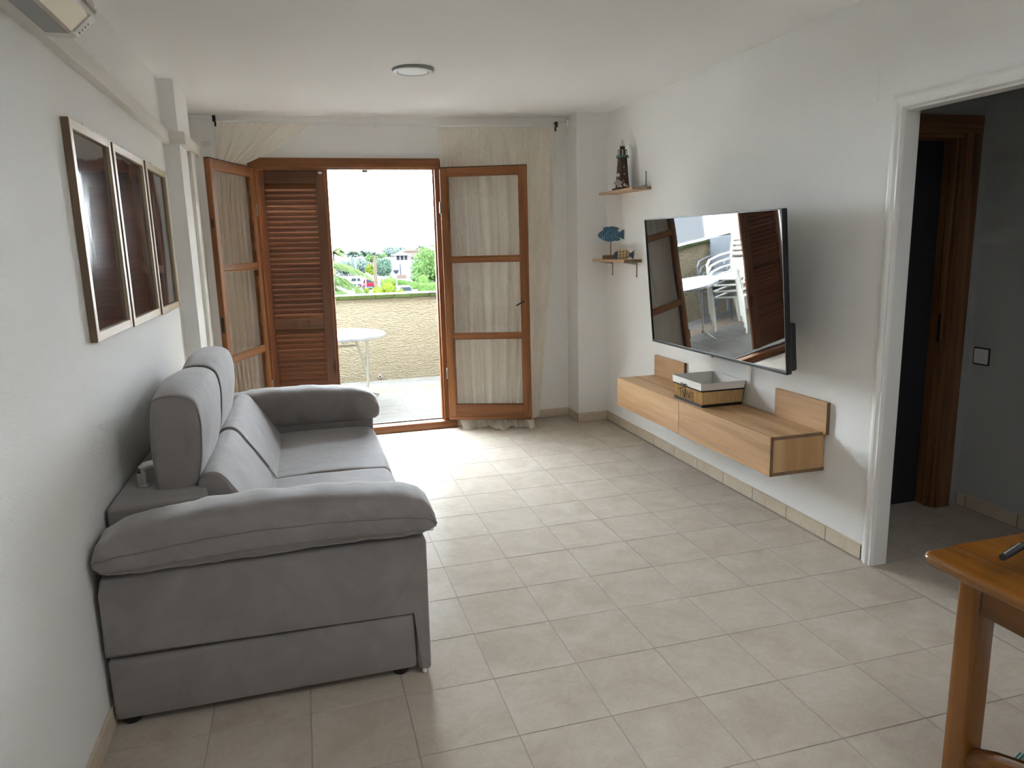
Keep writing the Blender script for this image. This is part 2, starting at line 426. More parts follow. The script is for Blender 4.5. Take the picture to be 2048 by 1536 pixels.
struct('wall_back', B(LW - 0.12, RW + 0.1, -5.0, -4.9, -0.05, 2.75), 'wall')
struct('ceiling', prism(NB(), [(LW - 0.15, 2.605), (RW + 0.1, 2.652), (RW + 0.1, 2.80), (LW - 0.15, 2.80)], -5.0, FW + 0.02), 'ceiling')
# the hall behind the right-hand opening and the unlit room beyond it
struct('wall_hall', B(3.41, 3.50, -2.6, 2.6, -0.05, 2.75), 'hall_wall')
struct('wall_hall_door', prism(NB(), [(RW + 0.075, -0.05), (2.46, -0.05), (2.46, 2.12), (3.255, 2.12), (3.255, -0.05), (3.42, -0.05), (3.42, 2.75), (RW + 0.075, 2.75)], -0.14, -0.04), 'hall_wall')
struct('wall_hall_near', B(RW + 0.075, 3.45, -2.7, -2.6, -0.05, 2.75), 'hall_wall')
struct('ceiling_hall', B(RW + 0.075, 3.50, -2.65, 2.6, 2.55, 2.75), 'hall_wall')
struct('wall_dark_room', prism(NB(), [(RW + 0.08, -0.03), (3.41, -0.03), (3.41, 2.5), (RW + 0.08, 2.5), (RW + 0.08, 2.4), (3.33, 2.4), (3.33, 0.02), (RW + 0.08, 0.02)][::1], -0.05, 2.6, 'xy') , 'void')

# floor: grout bed with every tile on it
floor = struct('floor', B(LW - 0.1, 3.5, -4.95, FW + 0.13, -0.08, -0.0015), 'grout')
def tile_mesh(w, d, mat, h=0.006, g=0.0017):
    return mesh_from('tile', B(-w / 2 + g, w / 2 - g, -d / 2 + g, d / 2 - g, -h, 0, 0.0009, 1), mat)
_tm = {}
def lay_tile(parent, x0, x1, y0, y1, mat, z=0.0):
    if x1 - x0 < 0.02 or y1 - y0 < 0.02: return
    k = (round(x1 - x0, 3), round(y1 - y0, 3), mat)
    if k not in _tm: _tm[k] = tile_mesh(x1 - x0, y1 - y0, mat)
    o = bpy.data.objects.new('tile', _tm[k]); COL.objects.link(o); o.parent = parent
    o.location = ((x0 + x1) / 2, (y0 + y1) / 2, z + random.uniform(-0.0003, 0.0003))
    o.rotation_euler = (random.uniform(-1, 1) * 0.0009, random.uniform(-1, 1) * 0.0009, 0)
for c in range(-3, 7):
    for r in range(-12, 9):
        lay_tile(floor, max(c * TX, LW), min((c + 1) * TX, RW - 0.012), r * TY, min((r + 1) * TY, FW + 0.01), 'tile')
lay_tile(floor, RW - 0.010, RW + 0.09, -1.62, -0.671, 'tile')
for c in range(7, 11):
    for r in range(-5, 3):
        y0, y1 = r * TY, (r + 1) * TY
        lay_tile(floor, max(c * TX, RW + 0.09), min((c + 1) * TX, 3.405), y0, y1, 'tile')

# baseboards, tile by tile
def baseboard(name, a, b, face, axis, h=0.078, t=0.011, start=None):
    """pieces of skirting tile from a to b along axis; face = (wall plane, side)"""
    p, s = face
    lo, hi = (p, p + t) if s > 0 else (p - t, p)
    root = struct(name, B(lo, hi - 0.003 if s > 0 else hi, a, b, 0.0, h - 0.004) if axis == 'y' else B(a, b, lo if s > 0 else lo + 0.003, hi, 0.0, h - 0.004), 'grout_light')
    cuts = [a]; q = a if start is None else start
    while q < b - 0.02:
        if q > a + 0.02: cuts.append(q)
        q += TX
    cuts.append(b)
    for u, v in zip(cuts, cuts[1:]):
        g = 0.0012
        m = B(lo - (0.001 if s < 0 else 0), hi + (0.001 if s > 0 else 0), u + g, v - g, 0.001, h, 0.002, 1) if axis == 'y' else B(u + g, v - g, lo - (0.001 if s < 0 else 0), hi + (0.001 if s > 0 else 0), 0.001, h, 0.002, 1)
        obj('tile', m, 'skirting_tile', root)
baseboard('baseboard_right', -0.598, 2.578, (RW, -1), 'y', start=-0.342 - 0.33)
baseboard('baseboard_left', -4.8, 1.587, (LW, 1), 'y', start=-4.66)
baseboard('baseboard_far', 1.0, 2.057, (FW, -1), 'x', start=1.05)
baseboard('baseboard_column', 2.046, 2.325, (2.58, -1), 'x', start=2.05)
baseboard('baseboard_return', 2.58, 2.834, (2.057, -1), 'y')
baseboard('baseboard_hall', -2.6, -0.15, (3.41, -1), 'y', start=-2.52)
baseboard('baseboard_corner', LW, -0.58, (FW, -1), 'x')

# white moulded surround of the hall opening
def moulding(bm, pts, closed=False):
    """two-step moulding profile swept along a U of straight pieces (given as boxes)"""
    return bm
def surround():
    root = struct('trim_1', B(RW, RW + 0.075, -0.675, -0.66, 0, 2.13), 'white')      # jamb lining
    xs = [(RW, 0.0), (RW - 0.010, 0.0), (RW - 0.013, 0.012), (RW - 0.019, 0.018), (RW - 0.026, 0.032), (RW - 0.026, 0.044), (RW - 0.019, 0.056), (RW - 0.020, 0.066), (RW - 0.012, 0.070), (RW, 0.072)]
    # profile offset d is measured inwards (towards the opening) from the outer edge
    y0, zt, y1 = -0.603, 2.198, -1.69
    bm = NB()
    paths = []
    for x, d in xs:
        paths.append([(x, y0 - d, 0.0), (x, y0 - d, zt - d), (x, y1 + d, zt - d), (x, y1 + d, 0.0)])
    n = len(paths); V = [[bm.verts.new(p) for p in path] for path in paths]
    for i in range(n - 1):
        for k in range(3): bm.faces.new((V[i][k], V[i][k + 1], V[i + 1][k + 1], V[i + 1][k]))
    bm.faces.new([V[i][0] for i in range(n)]); bm.faces.new([V[i][3] for i in range(n)][::-1])
    obj('architrave', bm, 'white', root, smooth=True, auto=math.radians(25))
    obj('head_lining', B(RW, RW + 0.075, -1.61, -0.675, 2.118, 2.13), 'white', root)
    obj('jamb_lining', B(RW, RW + 0.075, -1.63, -1.615, 0, 2.13), 'white', root)
surround()

# brown door frame in the hall
def hall_door():
    root = struct('door_2', B(3.235, 3.335, -0.165, -0.14, 0.0, 2.115, 0.004), 'jamb_z')
    obj('jamb', B(2.44, 2.49, -0.165, -0.14, 0.0, 2.115, 0.004), 'jamb_z', root)
    obj('jamb', B(3.215, 3.24, -0.15, -0.03, 0.0, 2.10, 0.003), 'jamb_z', root)
    obj('jamb', B(3.205, 3.222, -0.125, -0.09, 0.0, 2.09, 0.003), 'jamb_z', root)
    obj('head', B(2.44, 3.335, -0.166, -0.14, 2.105, 2.20, 0.004), 'jamb_x', root)
    obj('head', B(2.46, 3.24, -0.15, -0.03, 2.085, 2.105, 0.003), 'jamb_x', root)
    obj('strike_plate', B(3.203, 3.207, -0.115, -0.10, 0.98, 1.14), 'black_plastic', root)
hall_door()

# pine frame of the balcony door
def door_frame():
    root = struct('door_1', B(-0.575, 0.93, 2.815, 2.845, 2.222, 2.298, 0.006), 'pine_x')     # face board of the head
    obj('head', B(-0.585, 0.945, 2.83, 2.92, 2.212, 2.285, 0.004), 'pine_x', root)
    obj('jamb', B(-0.585, -0.53, 2.82, 2.92, 0.06, 2.222, 0.004), 'pine_z', root)
    obj('jamb', B(0.885, 0.945, 2.83, 2.92, 0.06, 2.222, 0.004), 'pine_z', root)
    obj('rebate', B(0.872, 0.887, 2.87, 2.92, 0.06, 2.212, 0.003), 'pine_z', root)
    obj('threshold', prism(NB(), [(2.79, 0.0), (2.79, 0.034), (2.803, 0.042), (2.806, 0.060), (2.92, 0.066), (2.92, 0.0)], -0.585, 0.985, 'yz', 0.003, 1), 'pine_x', root)
    obj('weather_strip', B(-0.53, 0.885, 2.895, 2.92, 0.066, 0.074, 0.002), 'black_plastic', root)
    obj('lock_keep', B(0.30, 0.345, 2.90, 2.93, 2.196, 2.211, 0.002), 'grey_metal', root)
door_frame()

# ------------------------------------------------------------------ balcony
BY = 5.39
bfloor = struct('balcony_floor', B(-1.9, 2.6, FW + 0.13, BY + 0.2, -0.10, -0.003), 'grout_light')
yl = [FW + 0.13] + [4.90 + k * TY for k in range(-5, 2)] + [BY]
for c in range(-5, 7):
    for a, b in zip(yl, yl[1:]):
        sunlit = abs(a - (4.90 - TY)) < 0.01
        lay_tile(bfloor, c * TX, min((c + 1) * TX, 2.16), a, b, 'balcony_tile_sunlit' if sunlit else 'balcony_tile', 0.0)
def stucco():
    t = NT('balcony_stucco'); t.principled((0.115, 0.094, 0.064), 0.9, 0.2)
    v = t.coords((1, 1, 1), 0, (0.0, 0.6, 0.0)); mp = t.coords((26, 26, 60), 0, (0, 0.5, 0))
    a = t.noise(mp, 1.0, 3, 0.6, 0.4)
    t.bump(a, 1.0, 0.02)
    t.link(t.ramp(a, [(0.3, (0.100, 0.079, 0.050)), (0.6, (0.128, 0.103, 0.068)), (0.8, (0.15, 0.123, 0.085))]), t.p.inputs['Base Color'])
    return t.m
MT['stucco'] = stucco()
MT['coping_green'] = simple('green_glazed_tile', (0.020, 0.026, 0.006), 0.35, 0.08, var=0.3)
MT['coping_sheen'] = simple('coping_sky_sheen', (0.10, 0.10, 0.095), 0.35, 0.2)  # pale top paints the sky's reflection on the green coping tiles
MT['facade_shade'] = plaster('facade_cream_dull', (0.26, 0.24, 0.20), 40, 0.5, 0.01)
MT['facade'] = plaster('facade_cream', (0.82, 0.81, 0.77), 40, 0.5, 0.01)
parapet = struct('balcony_wall', B(-1.9, 2.6, BY, BY + 0.18, -0.1, 0.985), 'stucco')
x = -1.55
while x < 2.2:
    r = obj('tile', B(x + 0.002, x + 0.211, BY - 0.028, BY + 0.20, 0.987, 1.030, 0.005, 2), 'coping_green', parapet)
    obj('tile_sheen', B(x + 0.0, x + 0.213, BY - 0.026, BY + 0.20, 1.0305, 1.036), 'coping_sheen', r)
    x += 0.213
obj('drain_pipe', lathe(NB(), [(0.021, 0), (0.021, 0.02), (0.013, 0.02), (0.013, -0.03)], n=16), 'grey_metal', parapet, rot=(PI / 2, 0, 0), loc=(0.575, BY, 0.05))
obj('drain_hole', lathe(NB(), [(0.0, 0.019), (0.0128, 0.019), (0.0128, -0.03), (0, -0.03)], n=16), 'black_plastic', parapet, rot=(PI / 2, 0, 0), loc=(0.575, BY, 0.05))
struct('balcony_wall_left', B(-1.75, -1.55, 3.06, BY + 0.1, -0.1, 2.75), 'facade')
struct('balcony_pillar_left', B(-1.75, -1.21, BY + 0.0, BY + 0.22, 0.98, 2.75), 'facade')
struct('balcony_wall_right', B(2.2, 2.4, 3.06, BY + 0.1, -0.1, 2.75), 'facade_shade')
struct('added_shade_slab', B(-1.75, 2.6, 3.05, 4.10, 2.66, 2.80), 'facade')  # unseen part roof, added to hold sky light off the floor by the door
arch = [(-1.75, 2.80), (-1.75, 1.6), (-1.21, 1.6), (-1.15, 1.9), (-1.0, 2.15), (-0.8, 2.33), (-0.5, 2.47), (-0.2, 2.54), (0.9, 2.54), (1.12, 2.475), (1.38, 2.385), (1.46, 2.24), (1.50, 1.95), (1.50, 0.98), (2.45, 0.98), (2.45, 2.80)]  # unseen right pillar set inwards to cut light on the left wall
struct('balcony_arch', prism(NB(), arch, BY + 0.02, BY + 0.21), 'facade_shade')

# ------------------------------------------------------------------ sofa
def sofa():
    root = empty('sofa', (-0.43, 0.225, 0), 'grey suede two-seat sofa with raised headrests against the left wall', 'sofa')
    F = 'fabric'
    obj('base', B(-0.968, 0.062, -0.893, 1.345, 0.032, 0.254, 0.014, 3), F, root, smooth=True)
    L = [(-0.972, 0.268), (-0.965, 0.50), (-0.955, 0.552), (0.10, 0.556), (0.120, 0.54), (0.116, 0.022), (0.071, 0.022), (0.071, 0.270)]
    obj('side_panel', prism(NB(), L, -0.90, -0.70, 'xz', 0.011, 3), F, root, smooth=True)
    obj('side_panel', prism(NB(), L, 1.15, 1.35, 'xz', 0.011, 3), F, root, smooth=True)
    obj('front_panel', B(0.045, 0.098, -0.70, 1.15, 0.05, 0.36, 0.014, 3), F, root, smooth=True)
    obj('seat_frame', B(-0.95, 0.05, -0.70, 1.15, 0.25, 0.375, 0.01, 2), F, root, smooth=True)
    # seat cushions
    sp = [(-0.52, 0.362), (-0.25, 0.358), (0.06, 0.36), (0.118, 0.385), (0.128, 0.43), (0.105, 0.476), (0.05, 0.490), (-0.2, 0.497), (-0.42, 0.490), (-0.54, 0.47)]
    for i, (a, b) in enumerate(((-0.695, 0.224), (0.226, 1.145))):
        obj('seat_cushion', pillow(sp, a, b, 64, 34, 0.024, 0.005, 0.0045, 5.0, i), F, root, smooth=True)
    # back cushions
    bp = [(-0.70, 0.44), (-0.70, 0.58), (-0.692, 0.70), (-0.668, 0.748), (-0.630, 0.760), (-0.595, 0.742), (-0.560, 0.690), (-0.520, 0.628), (-0.475, 0.555), (-0.440, 0.492), (-0.445, 0.44), (-0.55, 0.42)]
    for i, (a, b) in enumerate(((-0.52, 0.222), (0.226, 1.13))):
        c = obj('back_cushion', pillow(bp, a, b, 72, 38, 0.028, 0.011, 0.0060, 5.5, 3 + i), F, root, smooth=True)
        e = densify(bp, 72); bm = NB()
        tube(bm, [(p.x, a + 0.020, p.y) for p in e[6:50]], 0.0022, 5)
        obj('piping', bm, 'seam', c, smooth=True)
    # headrests
    hp = [(-0.826, 0.703), (-0.834, 0.80), (-0.834, 0.92), (-0.826, 1.01), (-0.812, 1.056), (-0.760, 1.068), (-0.705, 1.060), (-0.668, 1.030), (-0.655, 0.965), (-0.656, 0.90), (-0.664, 0.82), (-0.682, 0.742), (-0.712, 0.700), (-0.754, 0.684), (-0.800, 0.688)]
    for i, (a, b) in enumerate(((-0.505, 0.215), (0.245, 0.985))):
        h = obj('headrest', pillow(hp, a, b, 84, 40, 0.032, 0.020, 0.0050, 5.5, 9 + i), F, root, smooth=True)
        e = densify(hp, 84); cc = sum(e, Vector((0, 0))) / 84
        for yy, cl in ((a + 0.013, 0.985), (b - 0.013, 0.985)):
            bm = NB(); tube(bm, [((cc + (p - cc) * cl).x, yy, (cc + (p - cc) * cl).y) for p in e], 0.0025, 5, closed=True)
            obj('piping', bm, 'seam', h, smooth=True)
        for yy in ((a + 0.075), (b - 0.075)):
            bm = NB()
            tube(bm, [(-0.893, yy, 0.712), (-0.893, yy, 0.765), (-0.889, yy, 0.782), (-0.876, yy, 0.793), (-0.858, yy, 0.796), (-0.80, yy, 0.796)], 0.005, 8, flat=3.4)
            k = obj('hinge_bar', bm, 'chrome', h, smooth=True)
    # rail behind the cushions
    obj('back_rail', B(-0.972, -0.652, -0.66, 1.12, 0.40, 0.712, 0.016, 3), F, root, smooth=True)
    for yy in (-0.43, 0.14, 0.32, 0.91):
        obj('hinge_plate', B(-0.915, -0.868, yy - 0.013, yy + 0.028, 0.712, 0.7155, 0.001, 1), 'chrome', root)
    # padded arms: long pillows over the side panels
    top = [(-0.972, 0.625), (-0.955, 0.672), (-0.90, 0.700), (-0.80, 0.720), (-0.64, 0.742), (-0.48, 0.752), (-0.24, 0.748), (-0.03, 0.732), (0.07, 0.716), (0.115, 0.698), (0.143, 0.668), (0.158, 0.632), (0.163, 0.604)]
    bot = [(-0.972, 0.605), (-0.965, 0.575), (-0.93, 0.556), (-0.80, 0.552), (-0.40, 0.555), (0.0, 0.558), (0.10, 0.560), (0.140, 0.566), (0.157, 0.580), (0.163, 0.598)]
    def itp(tab, x):
        for (a, za), (b, zb) in zip(tab, tab[1:]):
            if a <= x <= b:
                t = (x - a) / (b - a); return za + (zb - za) * t
        return tab[0][1] if x < tab[0][0] else tab[-1][1]
    def arm(y0, y1, near, seed):
        bm = NB(); rings = []; m = 70; n = 44
        yc = (y0 + y1) / 2
        for i in range(m + 1):
            u = 0.5 - 0.5 * math.cos(PI * i / m)
            x = -0.971 + (0.163 + 0.971) * u
            zt, zb = itp(top, x), itp(bot, x); zc = zb + (zt - zb) * 0.40
            e = min(1.0, (x + 0.971 + 0.004) / 0.08, (0.163 + 0.004 - x) / 0.10); w = (y1 - y0) / 2 * (0.60 + 0.40 * math.sqrt(max(0.0, 1 - (1 - e) ** 2)))
            ring = []
            for k in range(n):
                a = 2 * PI * k / n; ca, sa = math.cos(a), math.sin(a)
                px = math.copysign(abs(ca) ** 0.62, ca); pz = math.copysign(abs(sa) ** 0.80, sa)
                inner = max(0.0, ca if near else -ca)
                y = yc + w * px; z = zc + pz * ((zt - zc) if sa > 0 else (zc - zb + 0.055 * min(1.0, inner * 1.4)))
                s = Vector((x * 13, y * 5, z * 7)) + Vector((seed * 5.1, 0, 0))
                wr = 0.0060 * mnoise.noise(s) + 0.0035 * mnoise.noise(s * 2.4)
                endk = max(0.0, (x - 0.02) / 0.14) if x > 0.02 else max(0.0, (-0.82 - x) / 0.15)
                wr += 0.0035 * endk * math.sin(a * 9 + seed) * (1 if sa > -0.3 else 0.4)
                d = Vector((0, ca, sa))
                ring.append(bm.verts.new(Vector((x, y, z)) + d * wr))
            rings.append(ring)
        for A, Bq in zip(rings, rings[1:]):
            for k in range(n): bm.faces.new((A[k], A[(k + 1) % n], Bq[(k + 1) % n], Bq[k]))
        bm.faces.new(rings[0][::-1]); bm.faces.new(rings[-1])
        # seam lines follow the outer (and inner) face
        seams = []
        for zrel in (0.24, -0.04):
            for side in ((-1,) if near else (1,)):
                pts = []
                for r in rings[1:-1]:
                    zt = max(v.co.z for v in r); zb = min(v.co.z for v in r); zc = zb + (zt - zb) * 0.40
                    zz = zc + zrel * (zt - zb)
                    c = [v.co for v in r if (v.co.y - yc) * side > 0]
                    c.sort(key=lambda q: abs(q.z - zz)); q = (c[0] + c[1]) / 2 if len(c) > 1 else c[0]
                    ya = max(c[:4], key=lambda q: (q.y - yc) * side).y
                    pts.append((q.x, ya + side * 0.0008, zz))
                seams.append(pts)
        o = obj('arm_cushion', bm, F, root, smooth=True)
        for pts in seams:
            b2 = NB(); tube(b2, pts, 0.0015, 5); obj('piping', b2, 'seam', o, smooth=True)
    arm(-0.948, -0.655, True, 1)
    arm(1.110, 1.390, False, 2)
    for (x, y) in ((0.005, -0.845), (-0.925, -0.845), (0.005, 1.29), (-0.925, 1.29)):
        obj('foot', lathe(NB(), [(0.024, 0.0), (0.028, 0.006), (0.026, 0.034)], (x, y, 0.0), 18), 'black_plastic', root, smooth=True)
    obj('glide', lathe(NB(), [(0.008, 0.004), (0.010, 0.010), (0.006, 0.024)], (0.092, -0.882, 0.0), 12), 'white', root, smooth=True)
sofa()

# ------------------------------------------------------------------ glazed door leaves
W_LEAF, Z0, Z1 = 0.722, 0.092, 2.214
def leaf(name, hinge, free, label, flip):
    """local x runs from hinge to free edge; local -y*flip faces the room"""
    d = Vector((free[0] - hinge[0], free[1] - hinge[1])); ang = math.atan2(d.y, d.x)
    root = empty(name, (hinge[0], hinge[1], 0), label, 'door', rot=(0, 0, ang))
    W, T = W_LEAF, 0.021
    def p(n, bm, m): return obj(n, bm, m, root, world=False)
    p('stile', B(0, 0.062, -T, T, Z0, Z1, 0.005), 'pine_z'); p('stile', B(W - 0.066, W, -T, T, Z0, Z1, 0.005), 'pine_z')
    p('rail', B(0.060, W - 0.064, -T, T, Z1 - 0.064, Z1, 0.004), 'pine_x'); p('rail', B(0.060, W - 0.064, -T, T, Z0 + 0.012, Z0 + 0.122, 0.004), 'pine_x')
    for z in (1.468, 0.818): p('glazing_bar', B(0.060, W - 0.064, -T * 0.85, T * 0.85, z - 0.020, z + 0.020, 0.006), 'pine_x')
    for (a, b) in ((Z0 + 0.122, 0.798), (0.838, 1.448), (1.488, Z1 - 0.064)):
        g = p('pane', B(0.058, W - 0.062, -0.002, 0.002, a - 0.006, b + 0.006), 'glass')
        bm = NB()
        for yy in (-1, 1):
            for q in ((0.062, 0.070, a, b), (W - 0.074, W - 0.066, a, b)): box(bm, q[0], q[1], yy * 0.010 - 0.006, yy * 0.010 + 0.006, q[2], q[3])
            for q in ((a, a + 0.008), (b - 0.008, b)): box(bm, 0.062, W - 0.066, yy * 0.010 - 0.006, yy * 0.010 + 0.006, q[0], q[1])
        f = p('bead', bm, 'pine_x'); f['kind'] = 'stuff'
    p('drip_rail', B(0.004, W - 0.004, -T - 0.004, T + 0.004, Z0 - 0.008, Z0 + 0.022, 0.006), 'pine_x')
    p('top_seal', B(0.0, W, -T * 0.9, T * 0.9, Z1, Z1 + 0.006, 0.001, 1), 'black_plastic')
    for z in (0.45, 1.85):
        p('hinge', lathe(NB(), [(0.007, 0), (0.007, 0.09), (0.004, 0.095)], (-0.004, -T * flip, z), 10), 'grey_metal')
    return root
LR = leaf('glazed_door', (0.918, 2.765), (1.605, 2.50), 'open pine balcony door leaf with three panes before the right curtain', 1)
LL = leaf('glazed_door', (-0.562, 2.780), (-0.800, 2.115), 'open pine balcony door leaf with three panes standing behind the sofa', -1)
# lever on the right leaf, lock fittings on the free edge of the left one
bm = NB(); tube(bm, [(0.680, -0.020, 1.108), (0.676, -0.046, 1.108), (0.655, -0.052, 1.098), (0.612, -0.052, 1.074)], [0.009, 0.009, 0.010, 0.008], 8, flat=0.7)
h = obj('lever_handle', bm, 'black_satin', LR, world=False, smooth=True)
obj('handle_rose', B(0.668, 0.692, -0.0245, -0.021, 1.094, 1.122, 0.003), 'pine_z', LR, world=False)
obj('lock_case', B(W_LEAF - 0.001, W_LEAF + 0.004, -0.010, 0.012, 1.02, 1.13, 0.002), 'black_satin', LL, world=False)
for z in (0.55, 1.75): obj('lock_bolt', B(W_LEAF - 0.001, W_LEAF + 0.003, -0.006, 0.008, z, z + 0.06, 0.002), 'black_satin', LL, world=False)

# ------------------------------------------------------------------ louvered shutter
def shutter():
    hx, hy, fx, fy = -0.553, 2.972, -0.020, 2.905
    ang = math.atan2(fy - hy, fx - hx); W = math.hypot(fx - hx, fy - hy); T = 0.0175
    root = empty('louvered_shutter', (hx, hy, 0), 'dark pine louvered shutter leaf closing the left half of the balcony door', 'shutter', rot=(math.radians(0.0), math.radians(0.5), ang))
    def p(n, bm, m, **k): return obj(n, bm, m, root, world=False, **k)
    z0, z1, sw = 0.10, 2.250, 0.060
    p('stile', B(0, sw, -T, T, z0, z1, 0.003), 'shutter_z'); p('stile', B(W - 0.080, W, -T, T, z0, z1, 0.003), 'shutter_z')
    p('astragal', B(W - 0.004, W + 0.020, T - 0.016, T + 0.012, z0, z1, 0.003), 'pine_z')
    p('top_rail', B(sw, W - 0.080, -T, T, 2.113, z1, 0.003), 'shutter_x')
    p('middle_rail', B(sw, W - 0.080, -T, T, 0.935, 1.022, 0.003), 'shutter_x')
    p('bottom_rail', B(sw, W - 0.080, -T, T, z0, 0.20, 0.003), 'shutter_x')
    p('corner_block', B(W - 0.05, W - 0.02, -T - 0.004, -T + 0.001, 2.185, 2.205, 0.004), 'white')
    sl = prism(NB(), [(-0.0175, -0.0250), (-0.0105, -0.0262), (0.0175, 0.0262), (0.0105, 0.0262)], -(W - sw - 0.080) / 2, (W - sw - 0.080) / 2, 'yz', 0.0015, 1)
    # the lower edge of each slat looks into the room
    me = mesh_from('slat', sl, 'slat')
    def run(a, b, n):
        for i in range(n):
            o = bpy.data.objects.new('slat', me); COL.objects.link(o); o.parent = root
            o.location = (sw + (W - sw - 0.080) / 2, 0, a + (b - a) * (i + 0.5) / n)
            o.rotation_euler = (random.uniform(-0.03, 0.03), random.uniform(-0.002, 0.002), 0)
    run(1.022, 2.113, 26); run(0.20, 0.935, 18)
shutter()

# ------------------------------------------------------------------ curtains and rod
def rod():
    root = empty('curtain_rod', (0.57, 2.72, 2.555), 'thin white curtain rod above the balcony door', 'curtain rod')
    bm = NB(); tube(bm, [(-0.775, 2.72, 2.548), (0.0, 2.72, 2.541), (0.9, 2.72, 2.541), (1.92, 2.72, 2.556)], 0.0075, 10)
    obj('rod', bm, 'white', root, smooth=True)
    bm = NB(); tube(bm, [(-0.775, 2.72, 2.560), (-0.87, 2.78, 2.565), (-0.98, 2.835, 2.590)], 0.003, 8); obj('wire', bm, 'white', root, smooth=True)
    bm = NB(); tube(bm, [(1.93, 2.72, 2.568), (2.0, 2.75, 2.575), (2.052, 2.78, 2.585)], 0.012, 10); obj('end_tube', bm, 'white', root, smooth=True)
    obj('end_cup', lathe(NB(), [(0.030, 0), (0.034, 0.008), (0.026, 0.018)], n=18), 'white', root, world=True, smooth=True, rot=(0, -PI / 2, 0), loc=(2.056, 2.782, 2.585))
    for x, z, s in ((-0.785, 2.565, 1), (1.925, 2.568, -1)):
        obj('bracket', B(x - 0.011, x + 0.011, 2.700, 2.742, z - 0.022, z + 0.022, 0.003), 'black_satin', root)
        obj('bracket_pin', B(x + s * 0.006 - 0.006, x + s * 0.006 + 0.006, 2.71, 2.73, z - 0.055, z - 0.02, 0.002), 'black_satin', root)
    for x in (-0.02, 0.42): obj('mid_bracket', B(x - 0.006, x + 0.006, 2.72, FW, 2.543, 2.556, 0.002), 'white', root)
rod()

def fold(u, ks):
    return sum(a * math.sin(2 * PI * f * u + p) for f, a, p in ks)
FR = [(7, 0.65, 0.3), (12, 0.45, 1.2), (21, 0.16, 2.0)]
def curtain_right(u, v):
    z = 2.555 - v * 2.60
    xl = 0.905 + 0.10 * min(1, v * 1.05); xr = 1.905 - 0.03 * v - 0.16 * max(0, v - 0.35) / 0.65
    uu = u + 0.018 * math.sin(2 * PI * 3 * u + 1) * (1 - v * 0.5)
    x = xl + (xr - xl) * uu
    ly = 2.765 - 0.386 * (x - 0.918)                      # plane of the open leaf
    back = min(2.812, ly + 0.075 + 0.02) if x < 1.62 else 2.70 + 0.05 * min(1, (x - 1.62) / 0.2)
    t = max(0.0, min(1.0, (2.50 - z) / 0.26)); t = t * t * (3 - 2 * t)
    y = 2.72 + (back - 2.72) * t
    amp = (0.006 + 0.020 * t) * (0.45 if x < 1.12 else 1.0) * (1.0 - 0.55 * max(0.0, u - 0.68) / 0.32)
    f = fold(uu, FR) * amp
    if u < 0.30: f += 0.004 * math.sin(2 * PI * 62 * u)
    y += f; x += 0.35 * f
    y = min(y, 2.836)
    if x < 1.64: y = max(y, ly + 0.034) if z > 0.1 else y
    # foot of the cloth spills forward on to the tiles
    if z < 0.085 and x < 1.66:
        q = min(1.0, (0.085 - z) / 0.125)
        y -= q * (0.115 + 0.05 * math.sin(5 * u * PI + 0.5) + 0.02 * math.sin(31 * u)) * (1.0 if u < 0.78 else max(0.1, 1 - (u - 0.78) / 0.2))
        z = 0.006 + (z + 0.04) * 0.60 + 0.020 * (0.5 + 0.5 * math.sin(47 * u + 9 * q)) * (1 - abs(2 * q - 1)) + 0.010 * (0.5 + 0.5 * math.sin(23 * u))
    else: z = max(z, 0.012 + 0.03 * (u > 0.9))
    return (x, y, z)
cr = grid_cloth('curtain', curtain_right, 260, 120, 'sheer', su=1.9, sv=2.6)
tag(cr, 'cream sheer curtain gathered behind the right balcony door leaf, spilling on the floor', 'curtain')

FLc = [(6, 0.6, 0.9), (10, 0.4, 0.2), (17, 0.14, 1.4)]
def curtain_left(u, v):
    top = Vector((-0.785 + 0.70 * u, 2.72, 2.556 - 0.012 * u))
    sag = 0.03 * math.sin(PI * u)
    waist = Vector((-0.812 + 0.195 * u ** 0.85, 2.70 + 0.035 * u, 2.235 - 0.004 * u))
    if v < 0.25:
        t = v / 0.25
        p = top.lerp(waist, t)
        p.z -= 0.030 * math.sin(PI * t) * u
        a = (0.007 + 0.012 * t)
        y = fold(u, FLc) * a * (1 - 0.6 * t)
        p.y += y - 0.035 * math.sin(PI * t) * u; p.x += y * 0.3
        # the swept edge passes over the top of the leaf
        if p.z < 2.30 and p.x > -0.64: p.z = max(p.z, 2.236)
        return tuple(p)
    t = (v - 0.25) / 0.75
    z = 2.235 + (0.02 - 2.235) * t
    xl = -0.812 - 0.02 * t; xr = -0.636 + 0.0 * t
    s = max(0.0, min(1.0, t * 9))
    x = waist.x + ((xl + (xr - xl) * u) - waist.x) * s
    f = fold(u, FLc) * 0.026 * (0.4 + 0.6 * s)
    y = 2.73 + f - 0.02 * u
    if t < 0.06 and x > -0.66: y = max(y, 2.70)
    x += 0.2 * f
    lim = -0.562 - (2.78 - y) * 0.358 - 0.030        # stay on the wall side of the leaf
    return (min(x, lim), y, z)
cl = grid_cloth('curtain', curtain_left, 200, 120, 'sheer', su=1.5, sv=2.6)
tag(cl, 'cream sheer curtain swept over the top of the left balcony door leaf', 'curtain')

